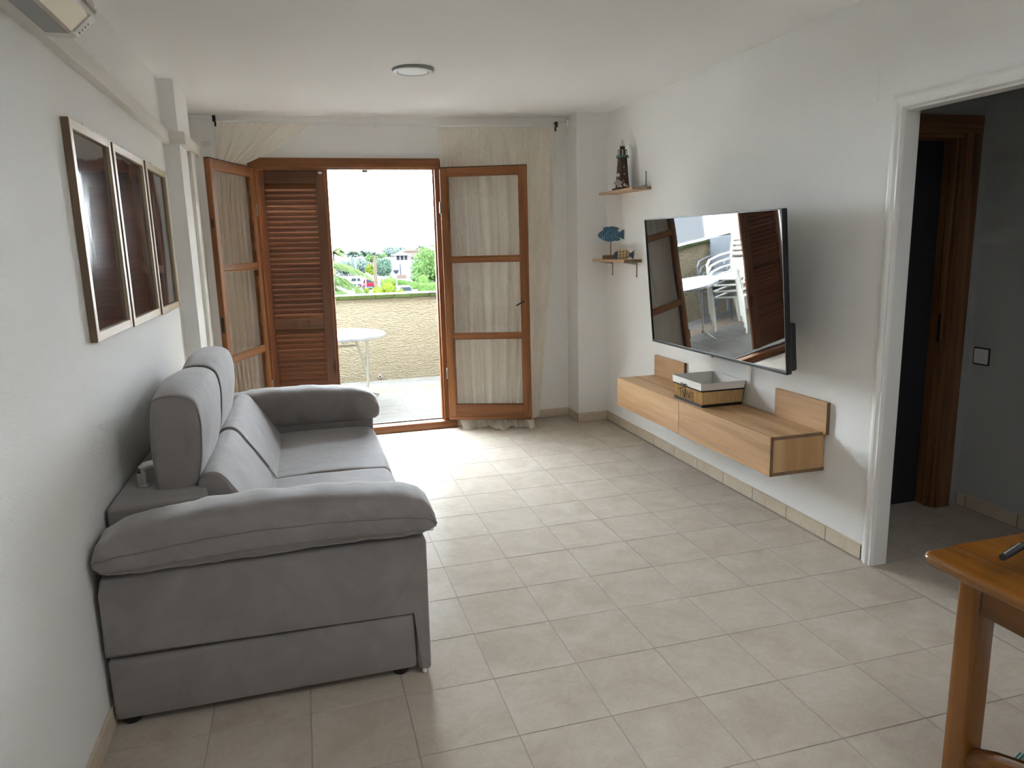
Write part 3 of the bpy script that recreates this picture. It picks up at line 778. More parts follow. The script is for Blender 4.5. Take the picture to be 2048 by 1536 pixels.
# ------------------------------------------------------------------ television
def tv():
    yaw, tilt = 0.014, 0.0885
    root = empty('television', (2.043, 0.447, 1.3125), 'large black flat television tilted forward on the right wall', 'television')
    # local frame: x towards the viewer's right along the wall (-y world), y into the wall, z up
    n = Vector((-math.cos(yaw) * math.cos(tilt), -math.sin(yaw) * math.cos(tilt), -math.sin(tilt)))
    r = Vector((math.sin(yaw), -math.cos(yaw), 0)); up = r.cross(n) * -1
    if up.z < 0: up = -up
    R = Matrix((r, -n, up)).transposed()
    root.rotation_euler = R.to_euler()
    W, H = 1.45, 0.83
    def p(nm, bm, m, **k): return obj(nm, bm, m, root, world=False, **k)
    p('housing', B(-W / 2, W / 2, 0.004, 0.030, -H / 2, H / 2, 0.004), 'black_plastic')
    bm = NB(); V = []                                             # the panel bows out a few millimetres, as large panels do
    xa, xb, za, zb = -W / 2 + 0.006, W / 2 - 0.006, -H / 2 + 0.018, H / 2 - 0.006
    for j in range(9):
        V.append([bm.verts.new((xa + (xb - xa) * i / 16, 0.0035 - 0.0060 * (1 - (2 * i / 16 - 1) ** 2), za + (zb - za) * j / 8)) for i in range(17)])
    for j in range(8):
        for i in range(16): bm.faces.new((V[j][i], V[j][i + 1], V[j + 1][i + 1], V[j + 1][i]))
    o = p('screen', bm, 'screen', smooth=True)
    if o.data.polygons[0].normal.y > 0: o.data.flip_normals()
    p('bezel', B(-W / 2, W / 2, -0.004, 0.006, -H / 2, -H / 2 + 0.018, 0.002), 'black_satin')
    p('bezel', B(-W / 2, W / 2, -0.003, 0.006, H / 2 - 0.006, H / 2, 0.001, 1), 'black_satin')
    for s in (-1, 1): p('bezel', B(s * W / 2 - (0.007 if s > 0 else 0), s * W / 2 + (0.007 if s < 0 else 0), -0.003, 0.006, -H / 2, H / 2, 0.001, 1), 'black_satin')
    p('sensor_bump', B(-0.028, 0.028, -0.004, 0.012, -H / 2 - 0.007, -H / 2 + 0.001, 0.003), 'black_satin')
    p('rear_cover', B(-W / 2 + 0.07, W / 2 - 0.004, 0.028, 0.068, -H / 2 + 0.012, 0.06 - H / 2 + 0.20, 0.012, 3), 'black_plastic')
    p('wall_mount', B(-0.22, 0.22, 0.030, 0.05, -0.2, 0.2, 0.004), 'black_plastic')
    bm = NB(); tube(bm, [(2.09, 0.447, 1.31), (2.20, 0.57, 1.31), (2.325, 0.45, 1.31)], 0.022, 8)
    obj('mount_arm', bm, 'black_plastic', root)
    root_inv = None
    obj('mount_plate', B(2.318, 2.334, 0.36, 0.60, 1.16, 1.46, 0.003), 'black_plastic', root)
bpy.context.view_layer.update()
tv()

# ------------------------------------------------------------------ wall-hung console with two upright back panels
def console():
    root = empty('media_console', (RW, -0.29, 0.38), 'light oak wall-hung media console with two flap doors and upright back panels', 'console', rot=(0, 0, 0))
    x0, x1, y0, y1, z0, z1 = 2.000, 2.333, -0.292, 1.615, 0.372, 0.584
    parts = []
    def p(n, bm, m): o = obj(n, bm, m, root); parts.append(o); return o
    p('top_board', B(x0 + 0.019, x1, y0, y1, z1 - 0.018, z1, 0.0012, 1), 'oak_y')
    p('bottom_board', B(x0 + 0.019, x1, y0 + 0.001, y1, z0, z0 + 0.018, 0.0012, 1), 'oak_edge')
    p('side_board', B(x0 + 0.022, x1 - 0.004, y0 + 0.003, y0 + 0.019, z0 + 0.018, z1 - 0.018, 0.001, 1), 'oak_z')
    p('side_board', B(x0 + 0.022, x1 - 0.004, y1 - 0.019, y1 - 0.003, z0 + 0.018, z1 - 0.018, 0.001, 1), 'oak_z')
    p('edge_band', B(x0 + 0.0195, x1, y0 - 0.0012, y0 + 0.0006, z1 - 0.018, z1 - 0.0005), 'oak_edge')
    p('divider', B(x0 + 0.03, x1 - 0.01, 0.655, 0.673, z0 + 0.018, z1 - 0.018), 'oak_z')
    p('flap_door', B(x0, x0 + 0.017, y0, 0.6645, z0 + 0.001, z1 + 0.001, 0.0012, 1), 'oak_y')
    p('flap_door', B(x0, x0 + 0.017, 0.6675, y1, z0 + 0.001, z1 + 0.001, 0.0012, 1), 'oak_y')
    p('edge_band', B(x0 + 0.0008, x0 + 0.0165, y0 - 0.0012, y0 + 0.0006, z0 + 0.001, z1), 'oak_edge')
    p('back_panel', B(2.312, 2.333, -0.316, 0.118, z1 - 0.014, 0.744, 0.0012, 1), 'oak_y')
    p('back_panel', B(2.312, 2.333, 1.165, 1.622, z1, 0.738, 0.0012, 1), 'oak_y')
    for a in (-0.3168,): p('edge_band', B(2.3125, 2.3325, a - 0.0006, a + 0.001, z1 - 0.012, 0.7435), 'oak_edge')
    p('edge_band', B(2.3125, 2.3325, 1.1638, 1.1652, z1, 0.7375), 'oak_edge')
    bm = NB(); tube(bm, [(2.145, -0.27, 0.372), (2.146, -0.27, 0.345), (2.152, -0.27, 0.336), (2.158, -0.27, 0.345), (2.160, -0.27, 0.372)], 0.0018, 6)
    p('wire_loop', bm, 'white')
    bm = NB(); lathe(bm, [(0.0, -0.006), (0.005, 0), (0.0, 0.006)], (2.150, -0.272, 0.338), 8); p('bead', bm, 'white')
    root.rotation_euler = (math.radians(-0.42), 0, 0)
console()

# ------------------------------------------------------------------ basket on the console
def basket():
    zb = 0.578
    root = empty('basket', (2.18, 0.615, zb), 'bamboo basket with white cloth lining, black ribbon and HOME lettering on the console', 'basket')
    x0, x1, y0, y1 = 2.040, 2.312, 0.452, 0.790
    fl = 0.010
    H = 0.152
    def ring(z, off=0.0):
        k = fl * (z - zb) / H + off
        return [(x0 - k, y0 - k, z), (x1 + k, y0 - k, z), (x1 + k, y1 + k, z), (x0 - k, y1 + k, z)]
    m = simple('bamboo', (0.56, 0.36, 0.155), 0.45, var=0.22, bump=(40, 0.1, 0.002)); MT['bamboo'] = m
    t = NT('bamboo_slat'); t.principled((0.55, 0.36, 0.16), 0.4); tc = t.coords((1, 1, 0.05), 0)
    f = t.noise(tc, 130, 2); t.link(t.ramp(f, [(0.3, (0.52, 0.33, 0.12)), (0.55, (0.70, 0.48, 0.22)), (0.8, (0.80, 0.60, 0.32))]), t.p.inputs['Base Color']); MT['bamboo'] = t.m
    # vertical canes on the four sides, joined: too fine to pick apart
    bm = NB()
    a, b = ring(zb + 0.004), ring(zb + 0.112)
    for s in range(4):
        A0, A1, B0, B1 = Vector(a[s]), Vector(a[(s + 1) % 4]), Vector(b[s]), Vector(b[(s + 1) % 4])
        n = int((A1 - A0).length / 0.0058); nd = (A1 - A0).cross(Vector((0, 0, 1))).normalized()
        for i in range(n):
            u0, u1 = (i + 0.06) / n, (i + 0.94) / n; um = (u0 + u1) / 2
            q = []
            for (P0, P1) in ((A0, A1), (B0, B1)):
                q.append([bm.verts.new(P0.lerp(P1, u0)), bm.verts.new(P0.lerp(P1, um) + nd * 0.0022), bm.verts.new(P0.lerp(P1, u1))])
            bm.faces.new((q[0][0], q[0][1], q[1][1], q[1][0])); bm.faces.new((q[0][1], q[0][2], q[1][2], q[1][1]))
    o = obj('cane_panel', bm, 'bamboo', root); o['kind'] = 'stuff'
    def band(za, zb_, off, mat, nm, thick=0.004, par=root):
        bm = NB(); lo, hi = ring(za, off), ring(zb_, off); li, hi2 = ring(za, off - thick), ring(zb_, off - thick)
        V = [[bm.verts.new(p) for p in L] for L in (lo, hi, hi2, li)]
        for j in range(4):
            for s in range(4): bm.faces.new((V[j][s], V[j][(s + 1) % 4], V[(j + 1) % 4][(s + 1) % 4], V[(j + 1) % 4][s]))
        bmesh.ops.bevel(bm, geom=[e for e in bm.edges if abs(e.verts[0].co.z - e.verts[1].co.z) > 0.002 and e.is_manifold], offset=0.006, segments=3, affect='EDGES')
        return obj(nm, bm, mat, par, smooth=True)
    band(zb, zb + 0.018, 0.0045, 'black_plastic', 'bottom_binding', 0.005)
    band(zb + 0.0985, zb + 0.1105, 0.0052, 'black_plastic', 'ribbon', 0.004)
    MT['liner'] = simple('basket_liner_cloth', (0.74, 0.715, 0.68), 0.9, 0.2, bump=(300, 0.2, 0.002))
    lin = band(zb + 0.108, zb + 0.152, 0.0060, 'liner', 'liner_cuff', 0.006)
    # inside of the liner, loosely creased
    bm = NB(); rings = []
    for j, (z, k) in enumerate(((zb + 0.152, 0.003), (zb + 0.13, -0.004), (zb + 0.09, -0.007), (zb + 0.05, -0.010), (zb + 0.025, -0.014), (zb + 0.014, -0.03))):
        c = ring(z, k); L = []
        for s in range(4):
            for i in range(10):
                q = Vector(c[s]).lerp(Vector(c[(s + 1) % 4]), i / 10)
                w = 0.0045 * mnoise.noise(q * 22) if 0 < j < 6 else 0.0015 * mnoise.noise(q * 40)
                d = (Vector((2.176, 0.62, q.z)) - q).normalized(); L.append(bm.verts.new(q + d * abs(w) * (1.5 if j else 1)))
        rings.append(L)
    for A, C in zip(rings, rings[1:]):
        for i in range(40): bm.faces.new((A[i], A[(i + 1) % 40], C[(i + 1) % 40], C[i]))
    bm.faces.new(rings[-1])
    obj('liner', bm, 'liner', root, smooth=True)
    # bow
    fx = x0 - 0.0125
    yb, zz = 0.640, zb + 0.106
    bow = NB()
    for s in (-1, 1):
        tube(bow, [(fx, yb, zz), (fx - 0.012, yb + s * 0.020, zz + 0.016), (fx - 0.010, yb + s * 0.040, zz + 0.012), (fx - 0.006, yb + s * 0.032, zz + 0.002), (fx, yb, zz)], 0.0035, 6, flat=0.6)
    b = obj('bow', bow, 'black_plastic', root, smooth=True)
    tl = NB(); tube(tl, [(fx, yb, zz), (fx - 0.004, yb + 0.035, zz - 0.020), (fx - 0.003, yb + 0.072, zz - 0.032)], 0.004, 6, flat=0.6)
    obj('ribbon_tail', tl, 'black_plastic', b, smooth=True)
    tl = NB(); tube(tl, [(fx, yb, zz), (fx - 0.005, yb - 0.012, zz - 0.03), (fx - 0.004, yb - 0.008, zz - 0.055), (fx - 0.002, yb + 0.006, zz - 0.076)], 0.0038, 6, flat=0.6)
    obj('ribbon_tail', tl, 'black_plastic', b, smooth=True)
    # HOME: reads left to right for someone standing in the room (towards -y)
    MT['ink'] = simple('brown_ink', (0.035, 0.022, 0.014), 0.7)
    def letter(ch, yl, w, h, zl):
        bm = NB(); t = 0.0017; s = 0.006
        def bar(u0, v0, u1, v1, th):
            xx = fx + 0.0065 + 0.0  # just on the canes
            p0 = Vector((0, yl - u0 * w, zl + v0 * h)); p1 = Vector((0, yl - u1 * w, zl + v1 * h))
            d = (p1 - p0); nrm = Vector((0, -d.z, d.y)).normalized() * th
            def X(z): return x0 - fl * (z - zb) / H - 0.0028
            q = [p0 + nrm, p0 - nrm, p1 - nrm, p1 + nrm]
            F = [bm.verts.new((X(k.z) - 0.0006, k.y, k.z)) for k in q]; K = [bm.verts.new((X(k.z) + 0.0012, k.y, k.z)) for k in q]
            bm.faces.new(F); bm.faces.new(K[::-1])
            for i in range(4): bm.faces.new((F[i], K[i], K[(i + 1) % 4], F[(i + 1) % 4]))
        def serif(u, v): bar(u - 0.12, v, u + 0.12, v, 0.0008)
        if ch == 'H':
            for u in (0.15, 0.85): bar(u, 0, u, 1, t); serif(u, 0); serif(u, 1)
            bar(0.15, 0.52, 0.85, 0.52, 0.0011)
        if ch == 'O':
            n = 18
            for i in range(n):
                a0, a1 = 2 * PI * i / n, 2 * PI * (i + 1) / n
                th = 0.0012 + 0.0014 * abs(math.cos((a0 + a1) / 2))
                bar(0.5 + 0.48 * math.cos(a0), 0.5 + 0.5 * math.sin(a0), 0.5 + 0.48 * math.cos(a1), 0.5 + 0.5 * math.sin(a1), th)
        if ch == 'M':
            bar(0.12, 0, 0.12, 1, 0.0012); bar(0.88, 0, 0.88, 1, t); bar(0.12, 1, 0.5, 0.1, t); bar(0.5, 0.1, 0.88, 1, 0.0012)
            serif(0.12, 0); serif(0.88, 0); serif(0.08, 1); serif(0.92, 1)
        if ch == 'E':
            bar(0.22, 0, 0.22, 1, t); bar(0.05, 0, 0.9, 0, 0.0012); bar(0.05, 1, 0.86, 1, 0.0012); bar(0.22, 0.52, 0.68, 0.52, 0.0011)
            bar(0.9, 0, 0.93, 0.2, 0.0012); bar(0.86, 1, 0.88, 0.8, 0.0012); bar(0.68, 0.4, 0.68, 0.64, 0.001)
        obj('letter', bm, 'ink', root)
    zl = zb + 0.026
    letter('H', 0.712, 0.036, 0.052, zl + 0.004); letter('O', 0.668, 0.036, 0.052, zl + 0.002)
    letter('M', 0.622, 0.042, 0.052, zl); letter('E', 0.572, 0.032, 0.052, zl - 0.002)
basket()
struct('trim_2', B(2.322, RW + 0.001, 0.380, 0.404, 0.585, 1.2, 0.002), 'duct')   # cable cover between console and television

# ------------------------------------------------------------------ two small shelves with their ornaments
def bracket(root, y, z, up):
    s = 1 if up else -1
    bm = NB()
    prism(bm, [(y - 0.008, z), (y + 0.008, z), (y + 0.005, z + s * 0.115), (y, z + s * 0.122), (y - 0.005, z + s * 0.115)], RW - 0.006, RW - 0.002, 'yz')
    b = obj('bracket', bm, 'grey_metal', root)
    obj('bracket_arm', prism(NB(), [(RW - 0.003, z), (RW - 0.120, z), (RW - 0.122, z + s * 0.004), (RW - 0.003, z + s * 0.022)], y - 0.004, y + 0.004, 'xz'), 'grey_metal', b)
    obj('screw', lathe(NB(), [(0.004, 0), (0.003, 0.003)], n=8), 'black_plastic', b, loc=(RW - 0.006, y, z + s * 0.110), rot=(0, -PI / 2, 0))
def shelf(y0, y1, x0, z0, z1, up, label):
    root = empty('wall_shelf', (RW, (y0 + y1) / 2, z0), label, 'shelf')
    obj('board', B(x0, RW - 0.001, y0, y1, z0, z1, 0.0012, 1), 'shelf_y', root)
    obj('edge_band', B(x0 + 0.0005, RW - 0.0015, y0 - 0.0010, y0 + 0.0006, z0 + 0.0005, z1 - 0.0005), 'oak_edge', root)
    for y in (y0 + 0.085, y1 - 0.085): bracket(root, y, z1 if up else z0, up)
shelf(1.749, 2.389, 2.178, 1.964, 1.982, True, 'upper small oak wall shelf carrying the lighthouse')
shelf(1.899, 2.546, 2.181, 1.419, 1.443, False, 'lower small oak wall shelf carrying two wooden fish')

def lighthouse():
    cx, cy, zb = 2.245, 2.075, 1.982
    root = empty('lighthouse_ornament', (cx, cy, zb), 'brown lighthouse ornament with shells and net on the upper shelf', 'ornament')
    MT['lh_brown'] = simple('lighthouse_brown', (0.060, 0.032, 0.022), 0.7, var=0.4, bump=(60, 0.5, 0.004))
    MT['lh_green'] = simple('weathered_green', (0.10, 0.16, 0.14), 0.7, var=0.3)
    MT['lh_white'] = simple('aged_white', (0.62, 0.59, 0.54), 0.7, var=0.1)
    MT['shell'] = simple('sea_shell', (0.62, 0.50, 0.44), 0.5, var=0.2)
    MT['net'] = simple('net_cord', (0.24, 0.20, 0.15), 0.9)
    def q(r, z, n=4): return [(r * math.cos(PI / 4 + 2 * PI * k / n), r * math.sin(PI / 4 + 2 * PI * k / n), z) for k in range(n)]
    def frustum(bm, r0, z0, r1, z1, n=8):
        A = [bm.verts.new((cx + x, cy + y, zb + z)) for x, y, z in q(r0, z0, n)]; C = [bm.verts.new((cx + x, cy + y, zb + z)) for x, y, z in q(r1, z1, n)]
        bm.faces.new(A[::-1]); bm.faces.new(C)
        for k in range(n): bm.faces.new((A[k], A[(k + 1) % n], C[(k + 1) % n], C[k]))
        return bm
    obj('plinth', B(cx - 0.060, cx + 0.060, cy - 0.060, cy + 0.065, zb, zb + 0.016, 0.003), 'lh_brown', root)
    obj('tower', frustum(NB(), 0.058, 0.016, 0.038, 0.245), 'lh_brown', root)
    obj('gallery', frustum(NB(), 0.053, 0.245, 0.050, 0.262), 'lh_green', root)
    obj('lantern_room', frustum(NB(), 0.031, 0.262, 0.031, 0.300), 'lh_brown', root)
    for k in range(8):
        a = PI / 8 + k * PI / 4
        obj('lantern_post', B(cx + 0.036 * math.cos(a) - 0.003, cx + 0.036 * math.cos(a) + 0.003, cy + 0.036 * math.sin(a) - 0.003, cy + 0.036 * math.sin(a) + 0.003, zb + 0.262, zb + 0.298), 'lh_white', root)
    obj('balcony_ring', frustum(NB(), 0.038, 0.298, 0.036, 0.306), 'lh_green', root)
    obj('upper_drum', frustum(NB(), 0.022, 0.306, 0.020, 0.332), 'lh_brown', root)
    obj('dome', lathe(NB(), [(0.026, 0.332), (0.026, 0.338), (0.018, 0.346), (0.009, 0.352), (0.009, 0.356)], (cx, cy, zb), 16), 'lh_white', root, smooth=True)
    obj('finial', lathe(NB(), [(0.0, 0.354), (0.009, 0.360), (0.012, 0.368), (0.008, 0.377), (0, 0.380)], (cx, cy, zb), 12), 'lh_white', root, smooth=True)
    for z, yy in ((0.11, -0.010), (0.165, -0.008)):
        rr = 0.058 - 0.02 * (z - 0.016) / 0.229
        w = obj('window', B(cx - 0.016, cx - 0.002, cy - rr * 0.93 - 0.0025, cy - rr * 0.93 + 0.004, zb + z, zb + z + 0.022, 0.003), 'black_plastic', root)
        obj('window_frame', B(cx - 0.010, cx - 0.003, cy - rr * 0.93 - 0.004, cy - rr * 0.93, zb + z + 0.001, zb + z + 0.015, 0.002), 'lh_white', w)
    bm = NB()
    for k in range(7):
        z = 0.05 + 0.028 * k; rr = 0.059 - 0.02 * (z - 0.016) / 0.229
        a0 = PI * 1.05
        for sgn in (1, -1):
            pts = []
            for i in range(6):
                zi = z + sgn * 0.006 * (i - 2.5); a = a0 + 0.17 * i
                r2 = (0.0615 - 0.02 * (zi - 0.016) / 0.229)
                pts.append((cx + r2 * math.cos(a), cy + r2 * math.sin(a), zb + zi))
            tube(bm, pts, 0.0012, 4)
    n = obj('net', bm, 'net', root); n['kind'] = 'stuff'
    for (dx, dy, z, r) in ((-0.052, -0.035, 0.112, 0.015), (-0.010, -0.066, 0.034, 0.013), (0.012, -0.066, 0.026, 0.009), (-0.040, -0.062, 0.026, 0.010), (-0.055, -0.05, 0.03, 0.012)):
        bm = NB(); bmesh.ops.create_icosphere(bm, subdivisions=2, radius=r, matrix=Matrix.Translation((cx + dx, cy + dy, zb + z)) @ Matrix.Diagonal((1, 0.6, 1, 1)))
        obj('shell', bm, 'shell', root, smooth=True)
    # scallop: a fan with ribs
    bm = NB(); c0 = Vector((cx - 0.062, cy - 0.052, zb + 0.030)); pv = bm.verts.new(c0); ring = []
    for i in range(17):
        a = math.radians(20 + 140 * i / 16); rad = 0.044 * (0.94 + 0.06 * (i % 2)); ring.append(bm.verts.new(c0 + Vector((rad * math.cos(a) * 0.75, -0.006 + (0.006 if i % 2 else 0.0) - rad * math.cos(a) * 0.45, rad * math.sin(a)))))
    for A, C in zip(ring, ring[1:]): bm.faces.new((pv, A, C))
    r = bmesh.ops.solidify(bm, geom=bm.faces[:], thickness=0.003)
    obj('scallop_shell', bm, 'lh_white', root)
    bm = NB()
    for k in range(5):
        a = k * 2 * PI / 5 + 0.3; tube(bm, [(cx - 0.022, cy - 0.064, zb + 0.062), (cx - 0.022 + 0.018 * math.cos(a), cy - 0.066, zb + 0.062 + 0.018 * math.sin(a))], [0.005, 0.002], 6)
    MT['star'] = simple('starfish', (0.42, 0.17, 0.06), 0.8); obj('starfish', bm, 'star', root)
lighthouse()

def fish_solid(poly, th, smooth_n=0):
    """flat carved fish: outline in (u,v), bulging to thickness th in the middle"""
    pr = [Vector(p) for p in poly]; c = sum(pr, Vector((0, 0))) / len(pr)
    bm = NB(); lay = []
    for k, w in ((1.0, 0.25), (0.97, 0.55), (0.80, 1.0)):
        lay.append((k, w))
    rings = []
    for k, w in [(1.0 - (1 - a) , -b) for a, b in reversed(lay)] + lay:
        rings.append([bm.verts.new((c.x + (p.x - c.x) * k, w * th / 2, c.y + (p.y - c.y) * k)) for p in pr])
    n = len(pr)
    for A, C in zip(rings, rings[1:]):
        for i in range(n): bm.faces.new((A[i], A[(i + 1) % n], C[(i + 1) % n], C[i]))
    bm.faces.new(rings[0][::-1]); bm.faces.new(rings[-1])
    return bm
def blue_fish():
    root = empty('fish_ornament', (2.235, 2.28, 1.443), 'blue carved wooden fish raised on a rod and brown block on the lower shelf', 'ornament', rot=(0, 0, math.radians(-22)))
    t = NT('blue_fish_paint'); t.principled((0.02, 0.12, 0.24), 0.45); v = t.coords((1, 1, 1))
    w = t.node('ShaderNodeTexWave', bands_direction='X'); w.inputs['Scale'].default_value = 22; w.inputs['Distortion'].default_value = 5; w.inputs['Detail'].default_value = 2; w.inputs['Detail Scale'].default_value = 2.5
    t.link(v, w.inputs['Vector']); t.link(t.ramp(w.outputs['Fac'], [(0.15, (0.008, 0.035, 0.10)), (0.55, (0.012, 0.10, 0.22)), (0.80, (0.03, 0.17, 0.30)), (0.97, (0.22, 0.36, 0.42))]), t.p.inputs['Base Color']); t.bump(w.outputs['Fac'], 0.4, 0.003)
    MT['fish_blue'] = t.m
    MT['block'] = simple('dark_wood_block', (0.14, 0.065, 0.038), 0.6, var=0.25)
    MT['fin_rim'] = simple('worn_fin_edge', (0.30, 0.10, 0.05), 0.6)
    def p(n, bm, m, par=root, **k): return obj(n, bm, m, par, world=False, **k)
    p('block', B(-0.068, 0.068, -0.028, 0.028, 0.0, 0.031, 0.004), 'block')
    bm = NB(); tube(bm, [(0.0, 0, 0.030), (0.0, 0, 0.145)], 0.0035, 8); p('rod', bm, 'block')
    z = 0.195
    b = p('body', fish_solid([(-0.108, z - 0.002), (-0.098, z + 0.018), (-0.075, z + 0.034), (-0.05, z + 0.046), (-0.01, z + 0.054), (0.03, z + 0.048), (0.06, z + 0.030), (0.075, z + 0.012), (0.080, z - 0.006), (0.074, z - 0.026), (0.05, z - 0.042), (0.01, z - 0.055), (-0.03, z - 0.055), (-0.07, z - 0.038), (-0.098, z - 0.018)], 0.030), 'fish_blue', smooth=True)
    p('dorsal_fin', prism(NB(), [(-0.062, z + 0.035), (-0.058, z + 0.064), (-0.02, z + 0.066), (0.01, z + 0.070), (0.045, z + 0.064), (0.068, z + 0.050), (0.055, z + 0.03), (0.0, z + 0.045)], -0.006, 0.006, 'xz', 0.002, 1), 'fish_blue')
    p('fin_tip', prism(NB(), [(0.047, z + 0.0645), (0.070, z + 0.0515), (0.062, z + 0.042), (0.050, z + 0.054)], -0.0066, 0.0066, 'xz'), 'fin_rim')
    p('ventral_fin', prism(NB(), [(0.02, z - 0.048), (0.06, z - 0.050), (0.082, z - 0.040), (0.066, z - 0.026)], -0.006, 0.006, 'xz', 0.002, 1), 'fish_blue')
    p('tail_fin', prism(NB(), [(0.070, z + 0.016), (0.088, z + 0.032), (0.118, z + 0.046), (0.108, z + 0.004), (0.112, z - 0.038), (0.086, z - 0.030), (0.070, z - 0.016)], -0.007, 0.007, 'xz', 0.002, 1), 'fish_blue')
    p('eye', lathe(NB(), [(0.005, 0), (0.003, 0.002)], n=10), 'black_plastic', loc=(-0.080, -0.010, z + 0.008), rot=(PI / 2, 0, 0))
blue_fish()
def small_fish():
    root = empty('fish_ornament', (2.225, 1.985, 1.443), 'small striped cream and navy wooden fish lying on the lower shelf', 'ornament', rot=(0, 0, math.radians(-22)))
    MT['fish_cream'] = simple('cream_fish_paint', (0.50, 0.38, 0.20), 0.5, var=0.15)
    MT['fish_navy'] = simple('navy_fish_paint', (0.025, 0.05, 0.085), 0.5, var=0.3)
    MT['fish_brown'] = simple('brown_fish_spots', (0.11, 0.045, 0.015), 0.5)
    def p(n, bm, m, **k): return obj(n, bm, m, root, world=False, **k)
    z = 0.036
    body = [(-0.085, z), (-0.078, z + 0.016), (-0.062, z + 0.028), (-0.045, z + 0.033), (-0.02, z + 0.036), (0.01, z + 0.034), (0.035, z + 0.024), (0.046, z + 0.010), (0.046, z - 0.012), (0.036, z - 0.024), (0.01, z - 0.034), (-0.03, z - 0.035), (-0.06, z - 0.030), (-0.078, z - 0.018)]
    p('body', fish_solid(body, 0.026), 'fish_cream', smooth=True)
    p('head', fish_solid([(-0.087, z), (-0.080, z + 0.018), (-0.064, z + 0.0295), (-0.054, z + 0.030), (-0.050, z), (-0.054, z - 0.030), (-0.064, z - 0.0305), (-0.080, z - 0.018)], 0.029), 'fish_navy', smooth=True)
    for x, s in ((-0.034, 0.034), (-0.010, 0.034), (0.014, 0.031)):
        for k in (-0.6, 0.05, 0.65): p('stripe_spot', B(x - 0.005, x + 0.005, -0.0145, 0.0145, z + k * s - 0.006, z + k * s + 0.007, 0.002, 1), 'fish_brown')
    p('tail_band', B(0.034, 0.044, -0.012, 0.012, z - 0.020, z + 0.020, 0.003, 1), 'fish_navy')
    p('dorsal_fin', prism(NB(), [(-0.045, z + 0.030), (-0.040, z + 0.043), (0.0, z + 0.045), (0.028, z + 0.040), (0.036, z + 0.022)], -0.005, 0.005, 'xz', 0.001, 1), 'fish_cream')
    p('tail_fin', prism(NB(), [(0.044, z + 0.010), (0.066, z + 0.030), (0.088, z + 0.040), (0.074, z + 0.002), (0.070, z - 0.034), (0.058, z - 0.030), (0.044, z - 0.010)], -0.006, 0.006, 'xz', 0.001, 1), 'fish_navy')
    p('tail_tip', prism(NB(), [(0.068, z + 0.0305), (0.089, z + 0.041), (0.078, z + 0.012), (0.070, z + 0.012)], -0.0066, 0.0066, 'xz'), 'fish_cream')
small_fish()

# ------------------------------------------------------------------ three picture frames on the left wall
def picture(y0, y1, z0, z1, label):
    root = empty('picture_frame', (LW, (y0 + y1) / 2, (z0 + z1) / 2), label, 'picture frame', 'picture frames on the left wall')
    a, b, w = LW + 0.001, LW + 0.026, 0.034
    obj('side_rail', B(a, b, y0, y0 + w, z0, z1, 0.0015, 1), 'frame_z', root)
    obj('side_rail', B(a, b, y1 - w, y1, z0, z1, 0.0015, 1), 'frame_z', root)
    obj('top_rail', B(a, b - 0.0005, y0 + w, y1 - w, z1 - w, z1, 0.0015, 1), 'frame_y', root)
    obj('bottom_rail', B(a, b - 0.0005, y0 + w, y1 - w, z0, z0 + w, 0.0015, 1), 'frame_y', root)
    obj('frame_side', B(a, b - 0.001, y0 - 0.0012, y0 + 0.0005, z0 + 0.001, z1 - 0.001), 'frame_side', root)
    # print under a loose plastic sheet, bulging a little
    def f(u, v):
        yy = y0 + w - 0.004 + (y1 - y0 - 2 * w + 0.008) * u; zz = z0 + w - 0.004 + (z1 - z0 - 2 * w + 0.008) * v
        e = math.sin(PI * u) * math.sin(PI * v)
        return (a + 0.012 + 0.004 * e + 0.0018 * mnoise.noise(Vector((yy * 4, zz * 2.2, y0 * 9))), yy, zz)
    grid_cloth('print', f, 24, 34, 'print', root)
    obj('backing', B(a, a + 0.004, y0 + 0.01, y1 - 0.01, z0 + 0.01, z1 - 0.01), 'frame_side', root)
    obj('hanger', B(LW + 0.0005, LW + 0.004, (y0 + y1) / 2 - 0.012, (y0 + y1) / 2 + 0.012, z1 - 0.01, z1 + 0.022, 0.001, 1), 'wall', root)
picture(-0.512, 0.062, 1.284, 2.053, 'oak picture frame with dark print under plastic, nearest the air conditioner')
picture(0.099, 0.735, 1.278, 2.051, 'middle one of the three oak picture frames on the left wall')
picture(0.785, 1.370, 1.272, 2.052, 'oak picture frame hanging next to the wall column')

